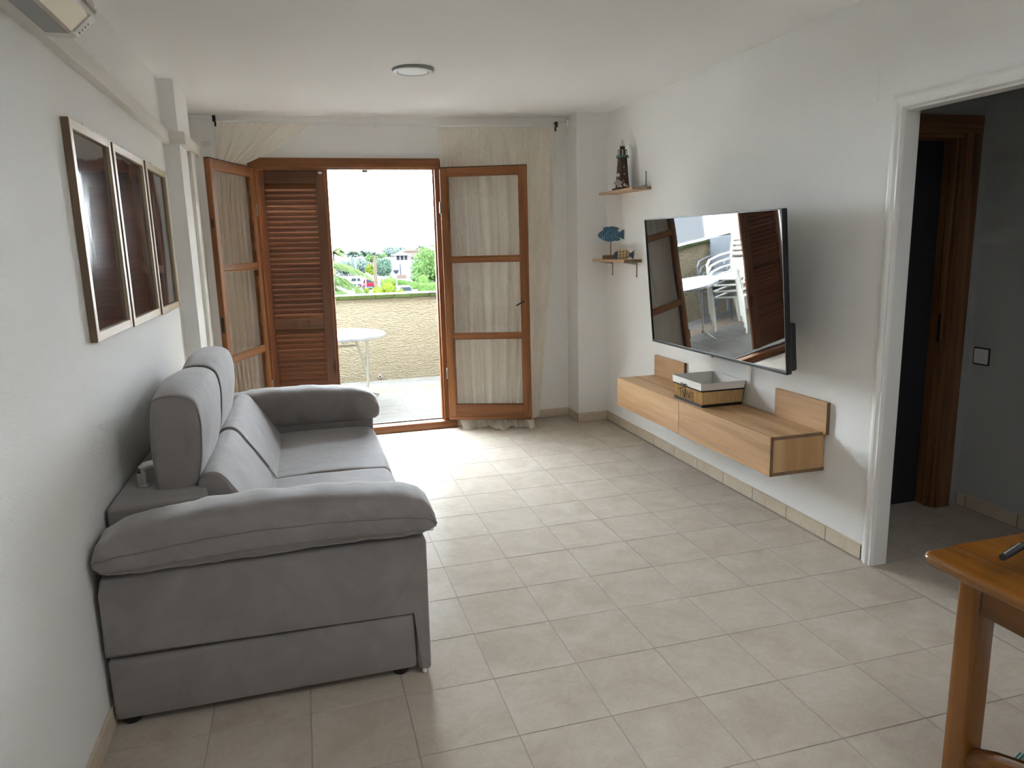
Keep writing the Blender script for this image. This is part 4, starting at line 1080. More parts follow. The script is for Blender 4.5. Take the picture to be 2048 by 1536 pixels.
# ------------------------------------------------------------------ air conditioner and its white ducting
def aircon():
    root = empty('air_conditioner', (LW, -1.1, 2.25), 'white split air conditioner high on the left wall with glossy lower flap', 'air conditioner')
    MT['ac_white'] = simple('aircon_white', (0.66, 0.63, 0.58), 0.35); MT['ac_gloss'] = simple('aircon_gloss', (0.60, 0.56, 0.49), 0.05, 0.9)
    prof = [(LW + 0.001, 2.262), (-0.905, 2.256), (-0.868, 2.255), (-0.858, 2.262), (-0.806, 2.312), (-0.800, 2.324), (-0.803, 2.34), (-0.822, 2.42), (-0.835, 2.53), (-0.845, 2.545), (LW + 0.001, 2.55)]
    obj('housing', prism(NB(), prof, -1.58, -0.692, 'xz', 0.004, 2), 'ac_white', root, smooth=True)
    fl = [(-0.866, 2.2535), (-0.857, 2.2595), (-0.808, 2.306), (-0.812, 2.312), (-0.862, 2.265), (-0.868, 2.258)]
    obj('air_flap', prism(NB(), fl, -1.55, -0.76, 'xz'), 'ac_gloss', root)
    obj('front_panel', prism(NB(), [(-0.7985, 2.330), (-0.795, 2.332), (-0.815, 2.42), (-0.829, 2.53), (-0.833, 2.53)], -1.575, -0.697, 'xz'), 'ac_gloss', root)
    obj('end_cap', prism(NB(), [(-0.855, 2.2625), (-0.803, 2.3125), (-0.799, 2.310), (-0.852, 2.259)], -0.755, -0.700, 'xz'), 'ac_white', root)
    for k in range(4): obj('indicator', B(-0.845 + k * 0.009, -0.842 + k * 0.009, -0.73, -0.722, 2.262 + k * 0.0086, 2.2665 + k * 0.0086), 'grey_metal', root)
    obj('flap_gap', B(-0.93, -0.868, -1.56, -0.755, 2.2545, 2.2555), 'grey_metal', root)
aircon()
def ducts():
    root = struct('trim_3', prism(NB(), [(-0.70, 2.262), (1.59, 2.236), (1.59, 2.312), (-0.70, 2.338)], LW, LW + 0.040, 'yz', 0.003, 1), 'duct')
    obj('duct_cover', B(LW + 0.035, -0.855, 1.547, 1.587, 2.232, 2.300, 0.003, 1), 'duct', root)
    obj('duct_cover', prism(NB(), [(1.55, 2.230), (2.26, 2.238), (2.26, 2.310), (1.55, 2.302)], -0.895, -0.858, 'yz', 0.003, 1), 'duct', root)
    obj('elbow_cap', B(-0.899, -0.856, 2.17, 2.265, 2.232, 2.312, 0.004, 1), 'duct', root)
    obj('duct_cover', B(-0.896, -0.872, 1.90, 2.12, 0.08, 2.235, 0.003, 1), 'duct', root)
    obj('duct_cover', B(-0.90, -0.842, FW - 0.012, FW, 2.380, 2.410, 0.003, 1), 'duct', root)
    obj('lit_edge_line', prism(NB(), [(-0.69, 2.263), (1.58, 2.2375), (1.58, 2.2405), (-0.69, 2.266)], LW + 0.039, LW + 0.0412, 'yz'), 'white', root)  # white strip paints the light along the duct's lower edge
ducts()

# ------------------------------------------------------------------ ceiling spotlight, cover plate, switch
def downlight():
    cx, cy = 0.487, 1.19
    zc = 2.605 + 0.047 * (cx + 1.135) / 3.57
    root = empty('ceiling_downlight', (cx, cy, zc), 'round recessed downlight with white and grey rings in the ceiling', 'downlight')
    MT['reflector'] = simple('reflector_metal', (0.20, 0.20, 0.19), 0.35, 0.5, 0.6); MT['ring_dark'] = simple('dark_ring_metal', (0.07, 0.07, 0.07), 0.35)
    n = 40
    obj('outer_ring', lathe(NB(), [(0.124, 0.002), (0.126, -0.004), (0.120, -0.016), (0.112, -0.018), (0.112, 0.002)], (cx, cy, zc), n), 'grey_metal', root, smooth=True)
    obj('white_ring', lathe(NB(), [(0.116, -0.0165), (0.110, -0.021), (0.098, -0.021), (0.096, -0.012), (0.097, 0.0)], (cx, cy, zc), n), 'white', root, smooth=True)
    obj('inner_ring', lathe(NB(), [(0.097, -0.016), (0.090, -0.017), (0.082, -0.006), (0.080, 0.0)], (cx, cy, zc), n), 'ring_dark', root, smooth=True)
    obj('reflector', lathe(NB(), [(0.082, -0.007), (0.06, -0.002), (0.02, 0.0005), (0.0, 0.0008)], (cx, cy, zc - 0.0015), n), 'reflector', root, smooth=True)
    obj('lamp_holder', B(cx - 0.012, cx + 0.03, cy - 0.005, cy + 0.02, zc - 0.012, zc - 0.003, 0.003), 'black_plastic', root)
    obj('bulb', lathe(NB(), [(0.0, -0.02), (0.012, -0.014), (0.014, -0.006), (0.010, 0)], (cx + 0.005, cy + 0.03, zc), 12), 'white', root, smooth=True)
downlight()
tag(obj('cover_plate', B(RW - 0.004, RW, -0.503, -0.305, 2.182, 2.322, 0.0015, 1), 'wall'), 'blank white cover plate high on the right wall', 'cover plate')
def switch():
    root = empty('light_switch', (3.41, -0.220, 0.90), 'white rocker switch with black surround on the hall wall', 'switch')
    x = 3.41; y0, y1, z0, z1 = -0.272, -0.168, 0.850, 0.950
    obj('surround', B(x - 0.008, x, y0, y1, z0, z1, 0.004, 2), 'black_plastic', root)
    obj('face', B(x - 0.011, x - 0.004, y0 + 0.008, y1 - 0.008, z0 + 0.008, z1 - 0.008, 0.003, 2), 'white', root)
    obj('rocker', B(x - 0.014, x - 0.010, y0 + 0.030, y1 - 0.030, z0 + 0.030, z1 - 0.030, 0.002, 1), 'white', root)
switch()

# ------------------------------------------------------------------ dining table corner and what is on and below it
def dining_table():
    root = empty('dining_table', (1.7, -2.5, 0), 'honey pine dining table with rounded top at the lower right', 'table')
    zt, zb = 0.752, 0.722
    x0, y0 = 1.300, -1.925
    xs = [x0, x0 + 0.115, x0 + 0.225, x0 + 0.335, x0 + 0.445, x0 + 0.555, x0 + 0.70]
    for i, (a, b) in enumerate(zip(xs, xs[1:])):
        if i == 0:
            bm = NB(); pr = [(a + 0.0, -3.25), (a + 0.0, y0 - 0.03), (a + 0.006, y0 - 0.014), (a + 0.018, y0 - 0.004), (a + 0.035, y0), (b - 0.0006, y0), (b - 0.0006, -3.25)]
            prism(bm, pr, zb, zt, 'xy', 0.0)
            es = [e for e in bm.edges if (abs(e.verts[0].co.z - e.verts[1].co.z) < 1e-5) and not (abs(e.verts[0].co.x - (b - 0.0006)) < 1e-4 and abs(e.verts[1].co.x - (b - 0.0006)) < 1e-4)]
            bmesh.ops.bevel(bm, geom=es, offset=0.012, segments=5, profile=0.5, affect='EDGES')
            obj('plank', bm, 'honey_y', root, smooth=True)
        else: obj('plank', B(a + 0.0006, b - 0.0006, -3.25, y0 + 0.0, zb, zt, 0.0012, 1), 'honey_y', root)
    obj('edge_lip', B(x0 + 0.115, x0 + 0.70, y0 - 0.001, y0 + 0.006, zb + 0.002, zt - 0.002, 0.003, 2), 'honey_y', root)
    for (lx, ly) in ((1.378, -2.050), (1.378, -3.16), (1.90, -2.050), (1.90, -3.16)):
        obj('leg', B(lx, lx + 0.068, ly, ly + 0.066, 0.0, zb, 0.010, 3), 'honey_z', root, smooth=True)
    obj('apron', B(1.386, 1.408, -3.10, -2.050, 0.614, zb, 0.002, 1), 'honey_y', root)
    obj('apron', B(1.936, 1.958, -3.10, -2.050, 0.614, zb, 0.002, 1), 'honey_y', root)
    obj('apron', B(1.446, 1.90, -2.012, -1.990, 0.614, zb, 0.002, 1), 'honey_y', root)
    bm = NB(); pts = []
    for i in range(15):
        u = i / 14; pts.append((1.412, -2.05 - 1.05 * u, 0.185 + 0.13 * math.sin(PI * u) ** 0.8))
    tube(bm, pts, 0.024, 10, flat=1.2); obj('stretcher', bm, 'honey_y', root, smooth=True)
dining_table()
def pot():
    root = empty('black_pot', (1.505, -2.150, 0.752), 'small black ribbed pot with stub handle standing on the dining table', 'pot')
    cx, cy, zb = 1.505, -2.150, 0.7525
    obj('body', lathe(NB(), [(0.046, 0.0), (0.062, 0.002), (0.066, 0.02), (0.066, 0.045), (0.060, 0.050), (0.060, 0.075), (0.066, 0.079), (0.058, 0.16), (0.05, 0.168), (0.0, 0.170)], (cx, cy, zb), 8), 'black_satin', root)
    bm = NB(); tube(bm, [(cx - 0.05, cy + 0.012, zb + 0.090), (1.415, -2.117, 0.828), (1.327, -2.143, 0.822)], [0.010, 0.0095, 0.0085], 10)
    h = obj('handle', bm, 'black_plastic', root, smooth=True)
    bm = NB(); tube(bm, [(1.408, -2.1195, 0.8368), (1.330, -2.1425, 0.8305)], 0.0028, 8); obj('metal_strip', bm, 'chrome', h, smooth=True)
pot()
def clip():
    root = empty('cloth_tag', (1.765, -1.914, 0), 'small teal striped cloth tag lying on the tiles by the dining table', 'tag')
    MT['teal'] = simple('teal_cloth', (0.05, 0.16, 0.14), 0.8); MT['mint'] = simple('mint_cloth', (0.38, 0.52, 0.46), 0.8)
    for i, m in enumerate(('teal', 'mint', 'teal', 'mint')):
        bm = NB(); box(bm, -0.018, 0.022, -0.008 + i * 0.004, -0.0045 + i * 0.004, 0.001, 0.007, 0.001, 1)
        obj('band', bm, m, root, world=False)
    root.rotation_euler = (0, 0, math.radians(20))
clip()

# ------------------------------------------------------------------ balcony furniture
MT['table_white'] = simple('white_enamel', (0.16, 0.165, 0.17), 0.3)
MT['table_leg'] = simple('cream_enamel', (0.17, 0.158, 0.12), 0.4)
MT['resin'] = simple('white_resin', (0.40, 0.385, 0.34), 0.45)
MT['rattan'] = simple('grey_woven_resin', (0.07, 0.075, 0.085), 0.6, bump=(90, 1.0, 0.01))
def balcony_table():
    cx, cy = 0.065, 4.26
    root = empty('balcony_table', (cx, cy, 0), 'round white metal table on the balcony behind the shutter', 'table')
    obj('table_top', lathe(NB(), [(0.0, 0.722), (0.478, 0.722), (0.484, 0.716), (0.484, 0.694), (0.476, 0.690), (0.0, 0.692)], (cx, cy, 0), 48), 'table_white', root, smooth=True)
    for s in (-1, 1):
        bm = NB(); tube(bm, [(cx + s * 0.30, cy + 0.02, 0.69), (cx + s * 0.29, cy + 0.05, 0.40), (cx + s * 0.285, cy + 0.07, 0.22), (cx + s * 0.27, cy + 0.05, 0.10)], 0.013, 8); obj('leg', bm, 'table_leg', root, smooth=True)
        bm = NB(); tube(bm, [(cx + s * 0.15, cy + 0.02, 0.69), (cx + s * 0.19, cy + 0.03, 0.60), (cx + s * 0.235, cy + 0.05, 0.44), (cx + s * 0.275, cy + 0.07, 0.28), (cx + s * 0.29, cy + 0.07, 0.20)], 0.012, 8); obj('leg_brace', bm, 'table_leg', root, smooth=True)
        bm = NB(); tube(bm, [(cx + s * 0.27, cy - 0.22, 0.014), (cx + s * 0.275, cy - 0.05, 0.06), (cx + s * 0.27, cy + 0.05, 0.11), (cx + s * 0.30, cy + 0.14, 0.06), (cx + s * 0.40, cy + 0.24, 0.014)], 0.013, 8); obj('foot', bm, 'table_leg', root, smooth=True)
    bm = NB(); tube(bm, [(cx - 0.19, cy + 0.03, 0.585), (cx + 0.19, cy + 0.03, 0.585)], 0.010, 8); obj('cross_bar', bm, 'table_leg', root, smooth=True)
balcony_table()
def white_chair(first):
    root = empty('garden_chair', (0, 0, 0), None, 'chair', 'stacked white garden chairs')
    def p(n, bm, m='resin', **k): return obj(n, bm, m, root, world=False, smooth=True, **k)
    p('seat', B(-0.22, 0.24, -0.23, 0.23, 0.415, 0.440, 0.012, 3))
    # back leans away towards -x: rails, slats, crest
    def bp(z): return -0.20 - 0.30 * (z - 0.44)
    bm = NB(); prism(bm, [(bp(0.44), 0.43), (bp(0.44) + 0.02, 0.43), (bp(0.60) + 0.018, 0.60), (bp(0.60), 0.60)], -0.22, 0.22, 'xz', 0.004, 1); p('back_lower', bm)
    for z in (0.635, 0.695, 0.755):
        p('back_slat', prism(NB(), [(bp(z), z), (bp(z) + 0.016, z), (bp(z + 0.034) + 0.016, z + 0.034), (bp(z + 0.034), z + 0.034)], -0.19, 0.19, 'xz', 0.003, 1))
    p('crest', prism(NB(), [(bp(0.81), 0.81), (bp(0.81) + 0.018, 0.81), (bp(0.90) + 0.016, 0.90), (bp(0.90), 0.90)], -0.20, 0.20, 'xz', 0.006, 2))
    for s in (-1, 1):
        bm = NB(); tube(bm, [(bp(0.46), s * 0.215, 0.46), (bp(0.65), s * 0.222, 0.65), (bp(0.88), s * 0.20, 0.88)], 0.020, 8); p('back_post', bm)
        bm = NB(); tube(bm, [(bp(0.66), s * 0.235, 0.665), (-0.05, s * 0.275, 0.665), (0.16, s * 0.275, 0.650), (0.235, s * 0.262, 0.60), (0.25, s * 0.255, 0.44)], 0.020, 8, flat=0.6); p('arm', bm)
        bm = NB(); tube(bm, [(0.25, s * 0.255, 0.46), (0.27, s * 0.27, 0.0)], [0.030, 0.019], 6); p('leg', bm)
        bm = NB(); tube(bm, [(-0.20, s * 0.225, 0.46), (-0.30, s * 0.255, 0.0)], [0.030, 0.019], 6); p('leg', bm)
    return root
wc = white_chair(True)
for i in range(4):
    o = wc if i == 0 else copy_tree(wc)
    o.location = (-0.80 + 0.012 * i, 4.27, 0.075 * i); o.rotation_euler = (0, 0, math.radians(-18 + 1.0 * i))
    o['label'] = ['white resin garden chair at the foot of the stack, seen in the television', 'second white garden chair from the floor in the balcony stack', 'second white garden chair from the top of the balcony stack', 'topmost white garden chair of the stack reflected in the television'][i]
def grey_chair():
    root = empty('woven_chair', (0, 0, 0), None, 'chair', 'stacked grey woven chairs')
    def p(n, bm, m='rattan', **k): return obj(n, bm, m, root, world=False, **k)
    p('seat', B(-0.22, 0.24, -0.22, 0.22, 0.40, 0.43, 0.008, 2))
    p('backrest', prism(NB(), [(-0.20, 0.42), (-0.18, 0.42), (-0.285, 0.88), (-0.305, 0.88)], -0.21, 0.21, 'xz', 0.004, 1))
    for s in (-1, 1):
        bm = NB(); tube(bm, [(-0.25, s * 0.225, 0.64), (0.12, s * 0.235, 0.63), (0.20, s * 0.23, 0.58), (0.23, s * 0.225, 0.0)], 0.014, 8); p('arm', bm, smooth=True)
        bm = NB(); tube(bm, [(-0.30, s * 0.21, 0.88), (-0.20, s * 0.21, 0.42), (-0.26, s * 0.22, 0.0)], 0.014, 8); p('leg', bm, smooth=True)
    return root
gc = grey_chair()
for i in range(3):
    o = gc if i == 0 else copy_tree(gc)
    o.location = (-1.02 + 0.03 * i, 4.98, 0.085 * i); o.rotation_euler = (0, 0, math.radians(-30))
    o['label'] = ['lowest grey woven chair stacked behind the white garden chairs', 'middle grey woven chair of the stack behind the white garden chairs', 'topmost grey woven chair behind the white garden chairs'][i]

# ------------------------------------------------------------------ gardens and houses beyond the balcony
GZ = -4.2
def leaf_mat(name, c1, c2, c3):
    c1, c2, c3 = (tuple(k * 0.34 for k in c) for c in (c1, c2, c3))
    t = NT(name); d = t.node('ShaderNodeBsdfDiffuse'); tl = t.node('ShaderNodeBsdfTranslucent'); m = t.node('ShaderNodeMixShader'); m.inputs[0].default_value = 0.3
    n = t.noise(t.coords(), 1.1, 4, 0.7); c = t.ramp(n, [(0.32, c1), (0.5, c2), (0.68, c3)])
    t.link(c, d.inputs[0]); t.link(c, tl.inputs[0]); t.link(d.outputs[0], m.inputs[1]); t.link(tl.outputs[0], m.inputs[2]); t.link(m.outputs[0], t.out.inputs['Surface'])
    return t.m
MT['leaf_bright'] = leaf_mat('bright_leaves', (0.036, 0.072, 0.020), (0.064, 0.11, 0.034), (0.092, 0.138, 0.052))
MT['leaf_mid'] = leaf_mat('mid_leaves', (0.040, 0.072, 0.046), (0.066, 0.104, 0.074), (0.096, 0.13, 0.10))
MT['leaf_yellow'] = leaf_mat('yellow_leaves', (0.048, 0.076, 0.010), (0.074, 0.098, 0.014), (0.118, 0.110, 0.022))
MT['leaf_palm'] = leaf_mat('palm_leaves', (0.046, 0.076, 0.024), (0.075, 0.104, 0.042), (0.12, 0.122, 0.064))
MT['leaf_far'] = leaf_mat('far_leaves', (0.070, 0.100, 0.080), (0.095, 0.125, 0.105), (0.125, 0.145, 0.13))
MT['leaf_palm_far'] = leaf_mat('far_palm_leaves', (0.045, 0.068, 0.050), (0.062, 0.088, 0.066), (0.085, 0.105, 0.085))
MT['hedge'] = leaf_mat('hedge_leaves', (0.046, 0.084, 0.020), (0.062, 0.106, 0.030), (0.078, 0.122, 0.04))
MT['bark'] = simple('bark', (0.022, 0.018, 0.013), 0.9, 0.0, var=0.3)
MT['house_white'] = simple('white_render', (0.042, 0.044, 0.047), 0.9, 0.0)
MT['house_pink'] = simple('pink_render', (0.028, 0.023, 0.020), 0.9, 0.0)
MT['roof_tile'] = simple('roof_tile_terracotta', (0.026, 0.019, 0.015), 0.9, 0.0)
MT['far_grey'] = simple('far_grey_paint', (0.010, 0.010, 0.012), 0.9, 0.0)
MT['ground'] = simple('pale_ground', (0.034, 0.034, 0.034), 0.9, 0.0, var=0.2)
MT['car_red'] = simple('red_car_paint', (0.030, 0.001, 0.003), 0.6, 0.02)
MT['car_white'] = simple('white_car_paint', (0.03, 0.03, 0.03), 0.6, 0.02)
MT['car_glass'] = simple('car_glass', (0.004, 0.006, 0.007), 0.3, 0.03)
struct('ground', B(-60, 90, 6.0, 320, GZ - 0.3, GZ), 'ground')

def leaves(blobs, n, size, seed):
    """foliage: leaf quads spread over the shells of a few ellipsoids (cx,cy,cz,rx,ry,rz)"""
    rnd = random.Random(seed); vs = []; fs = []
    tot = sum(b[3] * b[5] for b in blobs)
    for b in blobs:
        k = int(n * b[3] * b[5] / tot)
        for _ in range(k):
            while True:
                d = Vector((rnd.uniform(-1, 1), rnd.uniform(-1, 1), rnd.uniform(-1, 1)))
                if 0.05 < d.length < 1: break
            d.normalize(); rr = rnd.uniform(0.80, 1.16) * (1 + 0.16 * mnoise.noise(d * 2.2 + Vector((seed, 0, 0))))
            c = Vector((b[0] + d.x * b[3] * rr, b[1] + d.y * b[4] * rr, b[2] + d.z * b[5] * rr))
            nr = (d + Vector((rnd.uniform(-.9, .9), rnd.uniform(-.9, .9), rnd.uniform(-.9, .9)))).normalized()
            a = nr.cross(Vector((rnd.uniform(-1, 1), rnd.uniform(-1, 1), rnd.uniform(-1, 1)))).normalized(); e = nr.cross(a)
            s = size * rnd.uniform(0.6, 1.3); i = len(vs)
            vs += [c + a * s, c + e * s * 0.5, c - a * s, c - e * s * 0.5]; fs.append((i, i + 1, i + 2, i + 3))
    me = bpy.data.meshes.new('foliage'); me.from_pydata(vs, [], fs)
    return me
def plant(name, label, cat, blobs, n, size, mat, seed, trunk=None, group=None):
    x, y = blobs[0][0], blobs[0][1]
    root = empty(name, (x, y, GZ), label, cat, group)
    me = leaves(blobs, n, size, seed); me.materials.append(MT[mat]); f = obj('foliage', me, None, root); f['kind'] = 'stuff'
    core = NB()
    for b in blobs:
        bmesh.ops.create_icosphere(core, subdivisions=2, radius=1.0, matrix=Matrix.Translation(b[:3]) @ Matrix.Diagonal((b[3] * 0.72, b[4] * 0.72, b[5] * 0.72, 1)))
    c = obj('inner_foliage', core, mat, root, smooth=True); c['kind'] = 'stuff'
    bm = NB(); t = trunk or (blobs[0][2], 0.15)
    tube(bm, [(x, y, GZ), (x, y, t[0])], t[1], 8); obj('trunk', bm, 'bark', root)
    return root
plant('leafy_tree', 'large bright green tree at the right edge of the garden view', 'tree', [(18.0, 101, -1.3, 2.5, 2.5, 3.0), (16.3, 100, -2.0, 1.6, 1.6, 2.4), (15.6, 99.5, -2.9, 1.1, 1.2, 1.3), (20.2, 101, -1.6, 2.2, 2, 2.6)], 5200, 0.19, 'leaf_bright', 1)
plant('round_tree', 'dense blue green tree between the white house and the palm trunk', 'tree', [(13.0, 121, -2.1, 1.15, 1.2, 1.7), (12.4, 121, -1.9, 0.9, 1, 1.3), (13.6, 121, -1.8, 0.8, 1, 1.3)], 2600, 0.16, 'leaf_mid', 2)
plant('bushy_tree', 'broad grey green tree mass behind the parked cars', 'tree', [(10.6, 150, -2.4, 2.2, 2, 1.8), (9.0, 151, -2.3, 1.7, 2, 1.6), (12.2, 150, -2.2, 1.4, 2, 1.7), (7.7, 151, -2.7, 1.6, 2, 1.4)], 3600, 0.20, 'leaf_far', 3)
plant('far_tree', 'pale tree clump on the skyline above the white pavilion', 'tree', [(25.0, 200, -0.2, 2.4, 2, 1.5), (23.0, 201, 0.0, 1.5, 2, 1.5), (26.8, 200, -0.1, 1.3, 2, 1.4)], 3000, 0.24, 'leaf_far', 4)
plant('yellow_green_tree', 'yellow green tree on the far side of the palm trunk', 'tree', [(10.35, 116, -2.4, 0.7, 0.8, 1.1), (10.4, 116, -3.2, 0.6, 0.8, 0.8)], 1300, 0.13, 'leaf_yellow', 5)
plant('clipped_tree', 'light green tree top showing above the blue green tree', 'tree', [(12.9, 140, -0.6, 1.1, 1, 0.7), (14.4, 140, -0.3, 1.3, 1, 0.6)], 1300, 0.16, 'leaf_bright', 6)
plant('yellow_bush', 'yellow green leafy bush just over the balcony wall', 'bush', [(1.95, 16.2, 0.45, 0.22, 0.3, 0.28), (1.68, 16.2, 0.38, 0.24, 0.3, 0.18), (2.2, 16.2, 0.32, 0.22, 0.3, 0.14), (1.95, 16.2, -0.1, 0.5, 0.4, 0.4)], 1500, 0.035, 'leaf_yellow', 7, (0.3, 0.05))
plant('yellow_bush', 'small yellow green sprig beside the near palm fronds', 'bush', [(1.02, 14.2, 0.57, 0.085, 0.1, 0.085), (1.0, 14.2, 0.40, 0.06, 0.08, 0.12)], 260, 0.026, 'leaf_yellow', 8, (0.5, 0.02))
plant('yellow_bush', 'little yellow green sprig below the red car', 'bush', [(1.21, 14.2, 0.565, 0.07, 0.1, 0.07), (1.2, 14.2, 0.42, 0.06, 0.08, 0.10)], 220, 0.026, 'leaf_yellow', 9, (0.5, 0.02))
plant('garden_shrub', 'green shrub tops along the left garden below the palm', 'bush', [(0.2, 12.0, 0.30, 0.45, 0.4, 0.42), (0.65, 12.4, 0.25, 0.35, 0.4, 0.36)], 1500, 0.04, 'leaf_mid', 12, (0.3, 0.04))

def hedge(name, label, poly, y0, y1, seed, mat='hedge'):
    """clipped hedge: box of small leaf quads on a solid core; poly is its front outline (x,z)"""
    root = empty(name, (poly[0][0], y0, GZ), label, 'hedge')
    core = prism(NB(), poly, y0, y1, 'xz', 0.12, 2); me0 = mesh_from('inner_foliage', core, mat)
    c = obj('inner_foliage', me0, None, root); c['kind'] = 'stuff'
    rnd = random.Random(seed); vs = []; fs = []
    for p in me0.polygons:
        k = int(p.area * 22); co = [me0.vertices[i].co for i in p.vertices]
        for _ in range(min(k, 1400)):
            w = [rnd.random() ** 1.0 for _ in co]; s_ = sum(w); q = Vector((0, 0, 0))
            for wi, ci in zip(w, co): q += ci * (wi / s_)
            if len(co) == 4: 
                u, v = rnd.random(), rnd.random(); q = co[0].lerp(co[1], u).lerp(co[3].lerp(co[2], u), v)
            nr = (p.normal + Vector((rnd.uniform(-.7, .7), rnd.uniform(-.7, .7), rnd.uniform(-.7, .7)))).normalized()
            a = nr.cross(Vector((0, 0.3, 1))).normalized(); e = nr.cross(a); s = rnd.uniform(0.06, 0.13); i = len(vs); q = q + p.normal * rnd.uniform(0, 0.07)
            vs += [q + a * s, q + e * s, q - a * s, q - e * s]; fs.append((i, i + 1, i + 2, i + 3))
    me = bpy.data.meshes.new('foliage'); me.from_pydata(vs, [], fs); me.materials.append(MT[mat])
    f = obj('foliage', me, None, root); f['kind'] = 'stuff'
    return root
hedge('clipped_hedge', 'long clipped green hedge running in front of the white house', [(9.9, GZ), (9.9, -2.80), (11.4, -2.74), (12.3, -2.95), (14.75, -3.42), (14.75, GZ)], 95, 96.2, 21)
hedge('clipped_hedge', 'rounded green hedge end between the palm trunk and street lamp', [(11.5, GZ), (11.5, -3.3), (11.9, -2.95), (12.6, -2.90), (13.0, -3.3), (13.0, GZ)], 108, 109.5, 22)
hedge('clipped_hedge', 'low yellowish hedge at the right behind the balcony wall', [(12.65, GZ), (12.65, -2.78), (15.6, -2.72), (15.6, GZ)], 80, 81.2, 23, 'hedge')
hedge('topiary_ball', 'dome shaped topiary above the low right hedge', [(14.05, GZ), (14.05, -3.3), (14.1, -2.75), (14.3, -2.38), (14.75, -2.2), (15.15, -2.38), (15.33, -2.75), (15.38, -3.3), (15.38, GZ)], 90, 91.2, 24)

def frond_mesh(p0, p1, p2, w, n=34, droop=0.5, seed=0, rr=0.012, lw=0.055):
    """palm frond: midrib on a quadratic curve with narrow leaflets both sides"""
    rnd = random.Random(seed); bm = NB(); P = []
    p0, p1, p2 = Vector(p0), Vector(p1), Vector(p2)
    for i in range(n + 1):
        t = i / n; P.append(p0 * (1 - t) ** 2 + p1 * 2 * t * (1 - t) + p2 * t * t)
    tube(bm, P[::3] + ([P[-1]] if n % 3 else []), rr, 5)
    for i in range(3, n + 1):
        t = i / n; d = (P[i] - P[i - 1]).normalized(); s = d.cross(Vector((0, 0, 1))).normalized(); u = s.cross(d)
        L = w * (0.35 + 0.65 * math.sin(PI * min(1, 0.12 + t * 0.86))) 
        for sg in (-1, 1):
            tip = P[i] + (s * sg * 0.70 + d * 0.65 + u * 0.25) * L * rnd.uniform(0.85, 1.1) + Vector((0, 0, -droop * L * rnd.uniform(0.5, 1.0)))
            mid = P[i].lerp(tip, 0.5) + u * 0.07 * L
            hw = (d * 0.5 + Vector((0, 0, 0.85))) * lw * L
            a = bm.verts.new(P[i]); b = bm.verts.new(mid + hw); c = bm.verts.new(tip); e = bm.verts.new(mid - hw)
            bm.faces.new((a, b, c, e))
    return bm
def blade_mesh(p0, p1, p2, w, n=9):
    """distant frond: two crossed tapering strips round the midrib, leaflets too fine to show"""
    bm = NB(); P = []; p0, p1, p2 = Vector(p0), Vector(p1), Vector(p2)
    for i in range(n + 1):
        t = i / n; P.append(p0 * (1 - t) ** 2 + p1 * 2 * t * (1 - t) + p2 * t * t)
    for up in (0, 1):
        row = []
        for i, q in enumerate(P):
            d = (P[min(i + 1, n)] - P[max(i - 1, 0)]).normalized(); s = d.cross(Vector((0, 0, 1))).normalized()
            v = s if up == 0 else Vector((0, 0, 1)); h = w * math.sin(PI * min(1.0, 0.12 + 0.87 * i / n))
            row.append((bm.verts.new(q + v * h * (1 if up == 0 else 0.35)), bm.verts.new(q - v * h)))
        for (a, b), (c, e) in zip(row, row[1:]): bm.faces.new((a, b, e, c))
    return bm
def palm(name, label, x, y, zc, r, n, w, seed, trunk_r=0.2, mat='leaf_palm_far', skirt=False, custom=None):
    root = empty(name, (x, y, GZ), label, 'palm tree')
    bm = NB(); m = 9
    tube(bm, [(x + 0.02 * math.sin(i), y, GZ + (zc - GZ) * i / m) for i in range(m + 1)], [trunk_r * (1.15 - 0.2 * i / m) for i in range(m + 1)], 10); obj('trunk', bm, 'bark', root, smooth=True)
    rnd = random.Random(seed)
    for k in range(n):
        a = 2 * PI * k / n + rnd.uniform(-0.2, 0.2); el = rnd.choice((0.15, 0.55, 0.9, 1.2)) if not skirt else rnd.uniform(-0.5, 0.5)
        d = Vector((math.cos(a) * math.cos(el), math.sin(a) * math.cos(el), math.sin(el)))
        c = Vector((x, y, zc)); p1 = c + d * r * 0.6 + Vector((0, 0, 0.12 * r)); p2 = c + Vector((d.x, d.y, d.z * 0.75)) * r + Vector((0, 0, -0.30 * r))
        obj('frond', blade_mesh(c, p1, p2, w * 0.9), mat, root)
    for i, (p0, p1, p2, ww) in enumerate(custom or []):
        obj('frond', frond_mesh(p0, p1, p2, ww, 96, 0.75, 900 + i, 0.014, 0.075), mat, root)
    return root
palm('palm_tree', 'near green palm whose fronds reach in beside the shutter', -1.25, 9.2, 1.15, 1.7, 6, 0.30, 31, 0.22, 'leaf_palm', custom=[
    ((-1.2, 9.2, 1.25), (0.12, 9.1, 1.62), (0.82, 9.0, 1.10), 0.34), ((-1.2, 9.2, 1.22), (0.16, 9.0, 1.46), (0.74, 8.9, 0.80), 0.32),
    ((-1.2, 9.2, 1.05), (0.0, 8.9, 1.12), (0.66, 8.8, 0.74), 0.28), ((-1.2, 9.3, 1.1), (0.0, 9.5, 1.30), (0.52, 9.6, 0.90), 0.30),
    ((-1.2, 9.2, 0.9), (-0.1, 8.9, 0.90), (0.42, 8.8, 0.66), 0.26), ((-1.2, 9.3, 0.95), (-0.2, 9.4, 1.05), (0.40, 9.5, 0.78), 0.28)])
palm('palm_tree', 'upright pale palm, left one of the skyline pair', 11.9, 180, -0.6, 2.5, 15, 0.55, 32, 0.28)
palm('palm_tree', 'wide pale palm, right one of the skyline pair', 14.15, 170, -0.5, 2.6, 16, 0.6, 33, 0.28)
